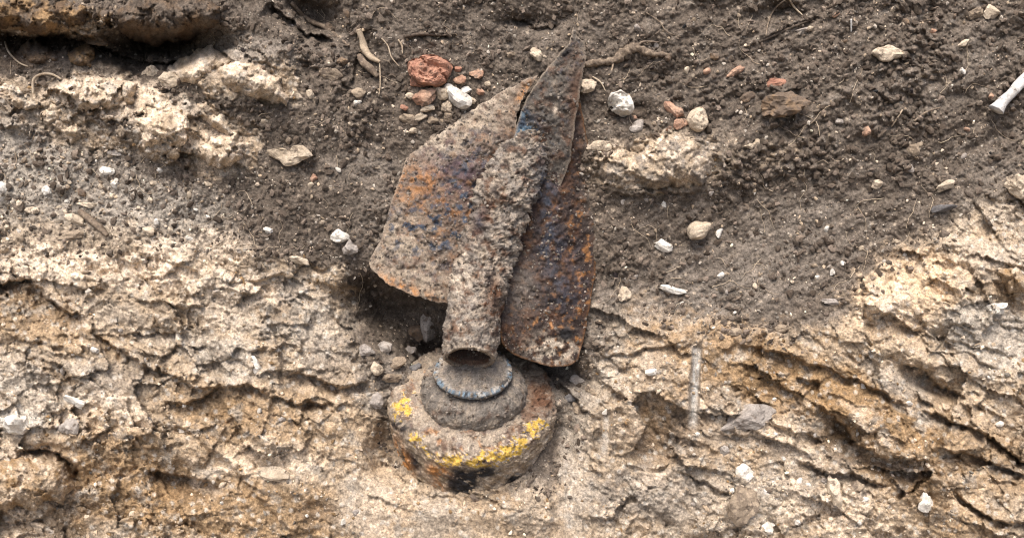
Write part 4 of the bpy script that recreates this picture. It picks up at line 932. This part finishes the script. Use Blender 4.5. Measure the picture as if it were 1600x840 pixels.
# left fin: broad plate, dirt crusted above and along the foot, rust and purple bloom in the middle
def col_left(x, y, sd):
    c = np.tile(RC['rust'] * .6 + RC['grey'] * .3, (len(x), 1))
    c = mixc(c, 'orange', spots(x, y, 16, 201, .05, .35) * (.25 + .5 * gauss(x, y, 665, 300, 90, 70)))
    c = mixc(c, 'purple', gauss(x, y, 705, 262, 64, 42, 20) * 1.15 * sstep(-.35, .0, fbm(x, y, 20, 3, 203)))
    c = mixc(c, 'grey', sstep(.1, .4, fbm(x, y, 26, 4, 205, gain=.65)) * .5)
    c = mixc(c, 'crust', np.clip(1.25 * gauss(x, y, 730, 195, 110, 38, -28) + gauss(x, y, 620, 400, 70, 55, 20) + gauss(x, y, 660, 445, 60, 24, 20) + .5 * gauss(x, y, 625, 350, 50, 50), 0, 1.1) * sstep(-.35, .2, fbm(x, y, 22, 5, 207, gain=.7)))
    c = mixc(c, 'pale', spots(x, y, 9, 209, .3, .45) * np.clip(gauss(x, y, 620, 410, 80, 50) + gauss(x, y, 720, 380, 60, 60) + .35, 0, 1) * .75)
    c = mixc(c, 'blue', spots(x, y, 15, 211, .08, .2) * np.clip(gauss(x, y, 720, 310, 60, 110, 10) + gauss(x, y, 640, 360, 60, 40), 0, 1))
    c = mixc(c, 'black', spots(x, y, 11, 213, .38, .46) * .7)
    c = mixc(c, 'orange', (gauss(x, y, 650, 285, 40, 24) * .8 + gauss(x, y, 625, 448, 60, 10, 22) * 1.0 + gauss(x, y, 818, 145, 6, 22, 35)) * sstep(-.3, .2, fbm(x, y, 12, 4, 215)))
    c = mixc(c, 'pale', .9 * np.clip(gauss(x, y, 730, 178, 70, 9, -29) + .8 * gauss(x, y, 675, 222, 30, 8, -25) + 1.3 * gauss(x, y, 694, 230, 9, 5), 0, 1) * sstep(-.25, .2, fbm(x, y, 14, 4, 218)))
    c = mixc(c, 'pale', sstep(3.0, 0, sd) * .35)
    return c * (1 + .25 * fbm(x, y, 6, 3, 217, gain=.8))[:, None]
def rel_left(x, y):
    cr = np.clip(gauss(x, y, 730, 195, 110, 38, -28) + gauss(x, y, 620, 400, 70, 55, 20), 0, 1)
    return 5 * fbm(x, y, 40, 3, 221) + (2 + 3.5 * cr) * fbm(x, y, 14, 4, 223, gain=.65) + 1.1 * fbm(x, y, 4, 2, 225)
plate('fin', [(840, 118), (818, 152), (806, 185), (812, 300), (790, 380), (775, 430), (740, 470), (692, 474), (655, 464), (610, 446), (580, 420), (577, 408), (596, 372), (610, 320), (622, 285), (632, 252), (655, 222), (700, 192), (745, 166), (790, 140), (820, 126)],
      [(840, 118, 30), (806, 185, 26), (812, 300, 8), (775, 430, 26), (692, 474, 40), (610, 446, 22), (577, 410, -4), (610, 320, -12), (640, 235, -27), (700, 192, -21), (760, 158, -6), (700, 320, 18), (730, 230, 12), (650, 380, 14)],
      7, col_left, rel_left, 231, 'broad left fin plate, crusted with dirt and orange rust', jag=5.5)
# right fin: darker brown than the left one, with blue black patches
def col_right(x, y, sd):
    c = np.tile(RC['dark'] * .95, (len(x), 1))
    c = mixc(c, 'rust', sstep(-.1, .4, fbm(x, y, 22, 5, 241, gain=.65)) * .75)
    c = mixc(c, 'orange', spots(x, y, 13, 243, .1, .32) * np.clip(.2 + gauss(x, y, 920, 390, 26, 100) + gauss(x, y, 870, 520, 50, 50), 0, 1) * .85)
    c = mixc(c, 'blue', np.clip(gauss(x, y, 858, 320, 14, 70) + .8 * gauss(x, y, 868, 390, 30, 20) + .7 * gauss(x, y, 880, 450, 36, 36), 0, 1) * sstep(-.15, .1, fbm(x, y, 16, 4, 245)) * .8)
    c = mixc(c, 'grey', gauss(x, y, 925, 260, 14, 80) * .8 + gauss(x, y, 815, 450, 26, 40) * .5)
    c = mixc(c, 'pale', 1.3 * gauss(x, y, 866, 545, 34, 22) * sstep(-.15, .1, fbm(x, y, 13, 4, 247)))
    c = mixc(c, 'black', gauss(x, y, 884, 521, 10, 9) * 2.2 + spots(x, y, 12, 249, .34, .42) * .6)
    c = mixc(c, 'orange', sstep(4, 0, sd) * .4)
    return c * (1 + .25 * fbm(x, y, 6, 3, 251, gain=.8))[:, None]
def rel_right(x, y): return 4 * fbm(x, y, 40, 3, 253) + 2.4 * fbm(x, y, 13, 4, 255, gain=.65) + .9 * fbm(x, y, 4, 2, 257)
plate('fin', [(870, 150), (902, 138), (912, 190), (919, 225), (929, 262), (932, 300), (933, 370), (930, 430), (921, 480), (912, 530), (903, 562), (888, 572), (862, 573), (828, 564), (800, 552), (784, 536), (778, 500), (790, 440), (800, 360), (830, 260)],
      [(870, 150, 12), (903, 140, -2), (880, 190, 14), (908, 190, -6), (932, 300, -32), (933, 400, -30), (912, 530, 0), (890, 572, 14), (862, 573, 22), (800, 552, 40), (784, 520, 46), (800, 400, 22), (840, 280, 16), (870, 350, 10), (870, 460, 20)],
      7, col_right, rel_right, 261, 'dark brown right fin plate with a bright scaled foot')
# upper fin: triangle rising to the torn tip
def col_tip(x, y, sd):
    c = np.tile(RC['grey'] * .5, (len(x), 1))
    c = mixc(c, 'rust', sstep(-.1, .35, fbm(x, y, 20, 5, 271, gain=.65)) * .7)
    c = mixc(c, 'crust', spots(x, y, 22, 273, .1, .4) * .45)
    c = mixc(c, 'black', (gauss(x, y, 818, 178, 10, 14) + gauss(x, y, 885, 82, 12, 7, -40) + .7 * gauss(x, y, 828, 150, 8, 14, 30)) * 1.3)
    c = mixc(c, 'blue', spots(x, y, 11, 275, .25, .35) * .5 + 1.2 * gauss(x, y, 820, 200, 20, 22) * sstep(-.3, .1, fbm(x, y, 12, 3, 278)))
    c = mixc(c, 'steel', 1.3 * np.clip(gauss(x, y, 824, 207, 16, 9) + .8 * gauss(x, y, 814, 176, 7, 8), 0, 1) * sstep(-.3, .0, fbm(x, y, 9, 3, 279)))
    c = mixc(c, 'rust', gauss(x, y, 900, 160, 12, 60) * .8)
    c = mixc(c, 'pale', gauss(x, y, 868, 172, 3.5, 8) * .9)
    c = mixc(c, 'crust', sstep(4, 0, sd) * .7)
    return c * (1 + .25 * fbm(x, y, 6, 3, 277, gain=.8))[:, None]
plate('fin', [(896, 42), (901, 56), (914, 66), (916, 90), (908, 130), (902, 172), (896, 210), (892, 250), (868, 310), (830, 300), (800, 260), (800, 222), (812, 180), (824, 152), (846, 118), (870, 90), (888, 68)],
      [(896, 42, 8), (914, 70, 2), (906, 140, 14), (896, 220, 12), (868, 300, 4), (800, 240, 22), (824, 152, 36), (870, 90, 22), (860, 170, 30)],
      7, col_tip, rel_right, 281, 'upper fin narrowing to a torn bent tip', jag=3.0)

# lathe about an axis in (right, up the face, out) coordinates
def lathe(profile, sides, centre, axis, seed, colf, rough=1.0, segs=2.5, cut=None):
    """profile (radius, along) in mm"""
    pr = []
    for (r0, t0), (r1, t1) in zip(profile[:-1], profile[1:]):
        m = max(1, int(math.hypot(r1 - r0, t1 - t0) / segs))
        for k in range(m): pr.append((r0 + (r1 - r0) * k / m, t0 + (t1 - t0) * k / m))
    pr.append(profile[-1]); pr = np.array(pr); n_ = len(pr)
    ax = np.array(axis, float); ax /= np.linalg.norm(ax); e1 = np.cross(ax, [0, 0, 1.0]); e1 /= np.linalg.norm(e1); e2 = np.cross(ax, e1)
    a = np.linspace(0, 2 * np.pi, sides, endpoint=False)
    A, R = np.meshgrid(a, pr[:, 0]); T = np.repeat(pr[:, 1][:, None], sides, 1)
    loc = (R * np.cos(A))[..., None] * e1 + (R * np.sin(A))[..., None] * e2 + T[..., None] * ax
    q = loc.reshape(-1, 3)
    dr = rough * (1.6 * noise3(q, 34, seed, 3) + .9 * noise3(q, 9, seed + 2, 3) - 1.2 * np.abs(noise3(q, 14, seed + 4, 2)) + .6 * (noise3(q, 10, seed + 6, 3) > .1))
    nrm = loc - T[..., None] * ax; nl = np.linalg.norm(nrm, axis=-1, keepdims=True); nrm = np.where(nl > 1, nrm / np.maximum(nl, 1e-6), 0)
    q = q + dr[:, None] * (nrm.reshape(-1, 3) * .8 + ax * .5)
    if cut is not None: q = cut(q, T.ravel())
    base = P(centre[0], centre[1], centre[2]); sc_ = (D - centre[2]) / D
    w3 = base + .001 * (q[:, :1] * U + q[:, 1:2] * V + q[:, 2:] * N) 
    id_ = np.arange(n_ * sides).reshape(n_, sides); nx_ = np.roll(id_, -1, 1)
    f = np.concatenate([np.stack([id_[:-1], nx_[:-1], nx_[1:]], -1).reshape(-1, 3), np.stack([id_[:-1], nx_[1:], id_[1:]], -1).reshape(-1, 3)])
    # colours are looked up by where each point lies on the face
    px = centre[0] + q[:, 0]; py = centre[1] - q[:, 1]
    return w3, f, colf(px, py, R.ravel(), T.ravel(), A.ravel())
BC = (738, 614, -4); BA = (.02, .84, .54)
def col_body(x, y, r, t, a):
    c = np.tile(RC['crust'] * 1.05, (len(x), 1)); ac = a * 130; n1 = fbm(ac, t * 1.0 + r, 22, 5, 301, gain=.65); n2 = fbm(ac, t + r * 1.0, 13, 4, 303, gain=.7)
    c = mixc(c, 'grey', sstep(-.1, .4, n1) * .6)
    c = mixc(c, 'rust', sstep(.0, .3, fbm(x, y, 26, 4, 305, gain=.65)) * .75); c = mixc(c, 'orange', sstep(.2, .4, fbm(x, y, 20, 4, 308, gain=.65)) * .55)
    side = sstep(-8, -22, t + 10 * n2)
    sw = (side * .85)[:, None]; c = c * (1 - sw) + (np.array(CL['S']) * .85 + .12 * n1[:, None]) * sw; c = mixc(c, 'pale', side * sstep(.1, .4, n1) * .5)
    n3 = fbm(x, y, 17, 5, 331, gain=.75)
    c = mixc(c, 'pale', sstep(.05, .35, n3) * .5); c = mixc(c, 'purple', sstep(.1, .4, -n3) * .5)
    yl = gauss(x, y, 634, 628, 22, 16, -30) + .8 * gauss(x, y, 660, 666, 12, 9) + gauss(x, y, 712, 696, 26, 10) + .85 * gauss(x, y, 790, 684, 34, 18, -20) + .8 * gauss(x, y, 835, 656, 26, 16, -30) + .62 * gauss(x, y, 752, 694, 26, 10) + .5 * gauss(x, y, 672, 682, 22, 9, 30)
    n4 = fbm(x, y, 8, 4, 333, gain=.8)
    flake = facets2(x + 2 * fbm(x, y, 6, 2, 341), y + 2 * fbm(x, y, 6, 2, 343), 5.5, 9, 20, 1.2, .2)
    f_ = yl * .95 + 1.2 * n3 + .9 * n4 + .55 * flake
    c = mixc(c, 'rust', 1.1 * gauss(x, y, 846, 616, 24, 26) * sstep(-.3, .05, n3))
    c = mixc(c, 'pale', .8 * sstep(.56, .6, f_) * sstep(.12, .25, yl)); c = mixc(c, 'yellow', .95 * sstep(.66, .7, f_) * sstep(.15, .3, yl))
    c = mixc(c, 'rust', .8 * sstep(.2, .35, -n4 - .3 * flake) * yl)
    c = mixc(c, 'black', 2.2 * np.clip(gauss(x, y, 648, 708, 12, 15, -35) + 1.2 * gauss(x, y, 726, 733, 20, 21) + .8 * gauss(x, y, 762, 716, 15, 9) + .8 * gauss(x, y, 806, 736, 13, 8) + .7 * gauss(x, y, 630, 655, 18, 8), 0, 1) * sstep(-.35, .1, n2 + .1))
    c = mixc(c, 'orange', 1.4 * np.clip(1.2 * gauss(x, y, 632, 722, 15, 40, -14) + gauss(x, y, 690, 715, 16, 12) + .6 * gauss(x, y, 690, 745, 10, 14), 0, 1) * sstep(-.3, .1, n1))
    c = mixc(c, 'rust', 1.2 * gauss(x, y, 845, 622, 22, 22) * sstep(-.3, .1, n2))
    low = sstep(752, 785, y + 40 * n1 + 20 * n2)
    c = c * (1 - .9 * low[:, None]) + np.array(CL['S']) * .9 * low[:, None] * (1 + .3 * n2[:, None])
    return c * (1 + .45 * fbm(ac, t + r, 7, 3, 307, gain=.85) + .3 * n1)[:, None]
w3, f, c = lathe([(6, 22), (60, 20), (84, 16), (106, 9), (122, 2), (130, -7), (132, -20), (128, -60), (126, -120), (126, -128), (6, -128)], 520, BC, BA, 5, col_body, 4.6, 1.6)
part('body', mesh_np('body', w3, f, c), M_STEEL, 'steel body with flaking yellow paint round its shoulder')
def col_collar(x, y, r, t, a):
    c = np.tile(RC['grey'] * .8, (len(x), 1)); n1 = fbm(a * 70, t + r, 16, 5, 311, gain=.7)
    c = mixc(c, 'crust', sstep(-.1, .35, n1) * .7); c = mixc(c, 'rust', sstep(.1, .4, fbm(a * 70, t, 22, 4, 313)) * .5)
    rim = np.exp(-((r - 57) / 5) ** 2) * sstep(46, 50, t)
    c = mixc(c, 'steel', rim * .85 * sstep(-.3, .1, n1)); c = mixc(c, 'crust', rim * sstep(.0, .3, -n1) * .8); c = mixc(c, 'grey', sstep(56, 60, t) * .8); c = mixc(c, 'crust', sstep(56, 60, t) * .7 * sstep(-.1, .2, fbm(x, y, 14, 4, 319))); c = mixc(c, 'pale', rim * sstep(-.05, .25, fbm(x, y, 12, 4, 316)) * .6); c = mixc(c, 'black', rim * spots(a * 57, t, 12, 315, .15, .3) * .9 + np.exp(-((t - 43) / 3) ** 2) * .8)
    return c * (1 + .45 * fbm(a * 70, t + r, 7, 3, 317, gain=.85) + .3 * n1)[:, None]
w3, f, c = lathe([(10, 2), (80, 2), (81, 14), (78, 26), (72, 35), (62, 40), (54, 41), (53, 45), (59, 48), (60, 53), (56, 57), (48, 59), (40, 63), (30, 66), (.4, 67)], 320, (740, 620, 14), BA, 6, col_collar, 2.8, 1.6)
part('collar', mesh_np('collar', w3, f, c), M_STEEL, 'stepped screw collar with a blue grey rim')

# tail tube: crusted pipe from the open broken end up between the fins
TP = np.array([(733, 560, 86, 40), (736, 525, 78, 43), (740, 495, 68, 42), (745, 460, 58, 43), (756, 415, 46, 44), (772, 365, 38, 45), (789, 310, 32, 45), (808, 262, 24, 42), (828, 218, 14, 32), (848, 175, 0, 14)], float)
def tail_tube():
    cum = np.concatenate([[0], np.cumsum(np.linalg.norm(np.diff(TP[:, :3], axis=0), axis=1))]); m = int(cum[-1] / 1.7); t = np.linspace(0, cum[-1], m)
    c = np.stack([np.interp(t, cum, TP[:, i]) for i in range(3)], 1); R = np.interp(t, cum, TP[:, 3])
    ker = np.ones(15) / 15
    for i in range(3): c[7:-7, i] = np.convolve(c[:, i], ker, 'valid')
    ut = np.stack([c[:, 0], -c[:, 1], c[:, 2]], 1); tan = np.gradient(ut, axis=0); tan /= np.linalg.norm(tan, axis=1)[:, None]
    e1 = np.cross(tan, [0, 0, 1.]); e1 /= np.linalg.norm(e1, axis=1)[:, None]; e2 = np.cross(tan, e1)
    S_ = 200; a = np.linspace(0, 2 * np.pi, S_, endpoint=False)
    def ring(cc, r_, e1, e2, tn, ti):
        fl = 1 - .42 * float(sstep(70, 170, ti)); q = np.cos(a)[:, None] * e1 * r_ + np.sin(a)[:, None] * e2 * r_ * fl
        # the broken end is cut obliquely: its front lip stands higher, so one sees into it
        k = max(0, 1 - ti / 60); q = q + tn * (q[:, 2:] * .22 * k)
        return cc + q
    rings = []; meta = []
    wall = 6
    for i in range(14):                                    # inner wall, from deep inside out to the lip
        d = (13 - i) * 2.6; j = int(min(m - 1, d / 1.7)); rings.append(ring(ut[j], R[j] - wall - .5, e1[j], e2[j], tan[j], d)); meta.append(-1 - d)
    for i in range(m): rings.append(ring(ut[i], R[i], e1[i], e2[i], tan[i], t[i])); meta.append(t[i])
    q = np.array(rings); n_ = len(q); qf = q.reshape(-1, 3); T = np.repeat(meta, S_)
    cen = np.concatenate([[ut[int(min(m - 1, (13 - i) * 2.6 / 1.7))] for i in range(14)], ut]); nr = (q - cen[:, None]).reshape(-1, 3); nr /= np.linalg.norm(nr, axis=1)[:, None]
    cr = np.where(T < 0, .5, 1) * (1.2 + 1.5 * sstep(60, 150, T))
    dr = cr * (4.2 * noise3(qf, 34, 21, 3) + 2.0 * noise3(qf, 12, 22, 3) - 3.0 * np.abs(noise3(qf, 18, 24, 2)) + 1.6 * (noise3(qf, 9, 26, 3) > .12) + 1.3 * noise3(qf, 4, 25, 2))
    qf = qf + nr * dr[:, None]
    x, y = qf[:, 0], -qf[:, 1]
    c = np.tile(RC['grey'] * 1.15, (len(x), 1)); n1 = fbm(x, y, 20, 5, 321, gain=.7)
    c = mixc(c, 'crust', sstep(-.2, .3, n1) * .85); c = mixc(c, 'pale', spots(x, y, 12, 323, .12, .4) * .6 + gauss(x, y, 752, 352, 9, 62, 24) * 1.1 * sstep(-.2, .2, n1) + gauss(x, y, 782, 415, 12, 16) * 1.1 + .8 * gauss(x, y, 718, 440, 22, 18))
    c = mixc(c, 'rust', spots(x, y, 20, 325, .0, .3) * .8 + gauss(x, y, 772, 460, 14, 40) * .9 + gauss(x, y, 752, 340, 12, 40, 25) * .9)
    c = mixc(c, 'dark', spots(x, y, 14, 327, .05, .3) * .75); c = mixc(c, 'blue', gauss(x, y, 748, 345, 10, 22) * .5 + gauss(x, y, 850, 320, 10, 70) * 1.0)
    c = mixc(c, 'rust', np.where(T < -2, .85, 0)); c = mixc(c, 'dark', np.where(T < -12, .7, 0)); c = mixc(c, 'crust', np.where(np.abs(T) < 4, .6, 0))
    c = c * (1 + .5 * fbm(x, y, 8, 3, 329, gain=.85) + .3 * n1)[:, None]
    hh = qf[:, 2]
    id_ = np.arange(n_ * S_).reshape(n_, S_); nx_ = np.roll(id_, -1, 1)
    f = np.concatenate([np.stack([id_[:-1], nx_[:-1], nx_[1:]], -1).reshape(-1, 3), np.stack([id_[:-1], nx_[1:], id_[1:]], -1).reshape(-1, 3)])
    return mesh_np('tail_tube', P(x, y, hh), f, c)
part('tail_tube', tail_tube(), M_STEEL, 'crusted tail pipe with a broken open end')

def grit_on(names, label, cnt, seed):
    """loose dirt caught on the steel, set on the faces that look outward"""
    r = np.random.default_rng(seed); pts = []; nrm = []
    for o in bomb.children:
        if o.name.split('.')[0] not in names: continue
        me = o.data; n_ = len(me.polygons); ce = np.empty(n_ * 3, np.float32); no = np.empty(n_ * 3, np.float32); ar = np.empty(n_, np.float32)
        me.polygons.foreach_get('center', ce); me.polygons.foreach_get('normal', no); me.polygons.foreach_get('area', ar)
        no = no.reshape(-1, 3); k = (no @ N > .25); ce = ce.reshape(-1, 3)[k]; pts.append(ce); nrm.append(ar[k])
    pts = np.concatenate(pts); pr = np.concatenate(nrm); pr = pr / pr.sum()
    c = pts[r.choice(len(pts), cnt, p=pr)]
    rel = c - C0; X = rel[:, 0] * 1000 + 800; Y = 420 - (rel @ V) * 1000
    k = fbm(X, Y, 40, 4, 401, gain=.65) + .5 * r.random(len(X)) > .2; c = c[k]; n_ = len(c)
    v, f = ico(1); nv = len(v); s_ = 1.6 + 4.4 * r.random(n_) ** 2.4
    p = v[None] * (1 + .3 * r.normal(size=(n_, nv, 1)).clip(-1.2, 1.2)) * r.uniform(.6, 1.2, (n_, 1, 3)) * s_[:, None, None] * .5
    ff = (f[None] + (np.arange(n_) * nv)[:, None, None]).reshape(-1, 3)
    cols = np.repeat(pal([CL['G'], CL['D'], CL['G'], CL['G'], CL['D']])(X[k], Y[k], r), nv, axis=0)
    tag(link('dirt_crumbs', mesh_np('dirt_crumbs', (c[:, None] + .001 * p).reshape(-1, 3), ff, cols, smooth=False), M_CRUMB), label, kind='stuff')
grit_on(('fin', 'tail_tube', 'body', 'collar'), 'crumbs of dirt caked on the munition', 8000, 9)
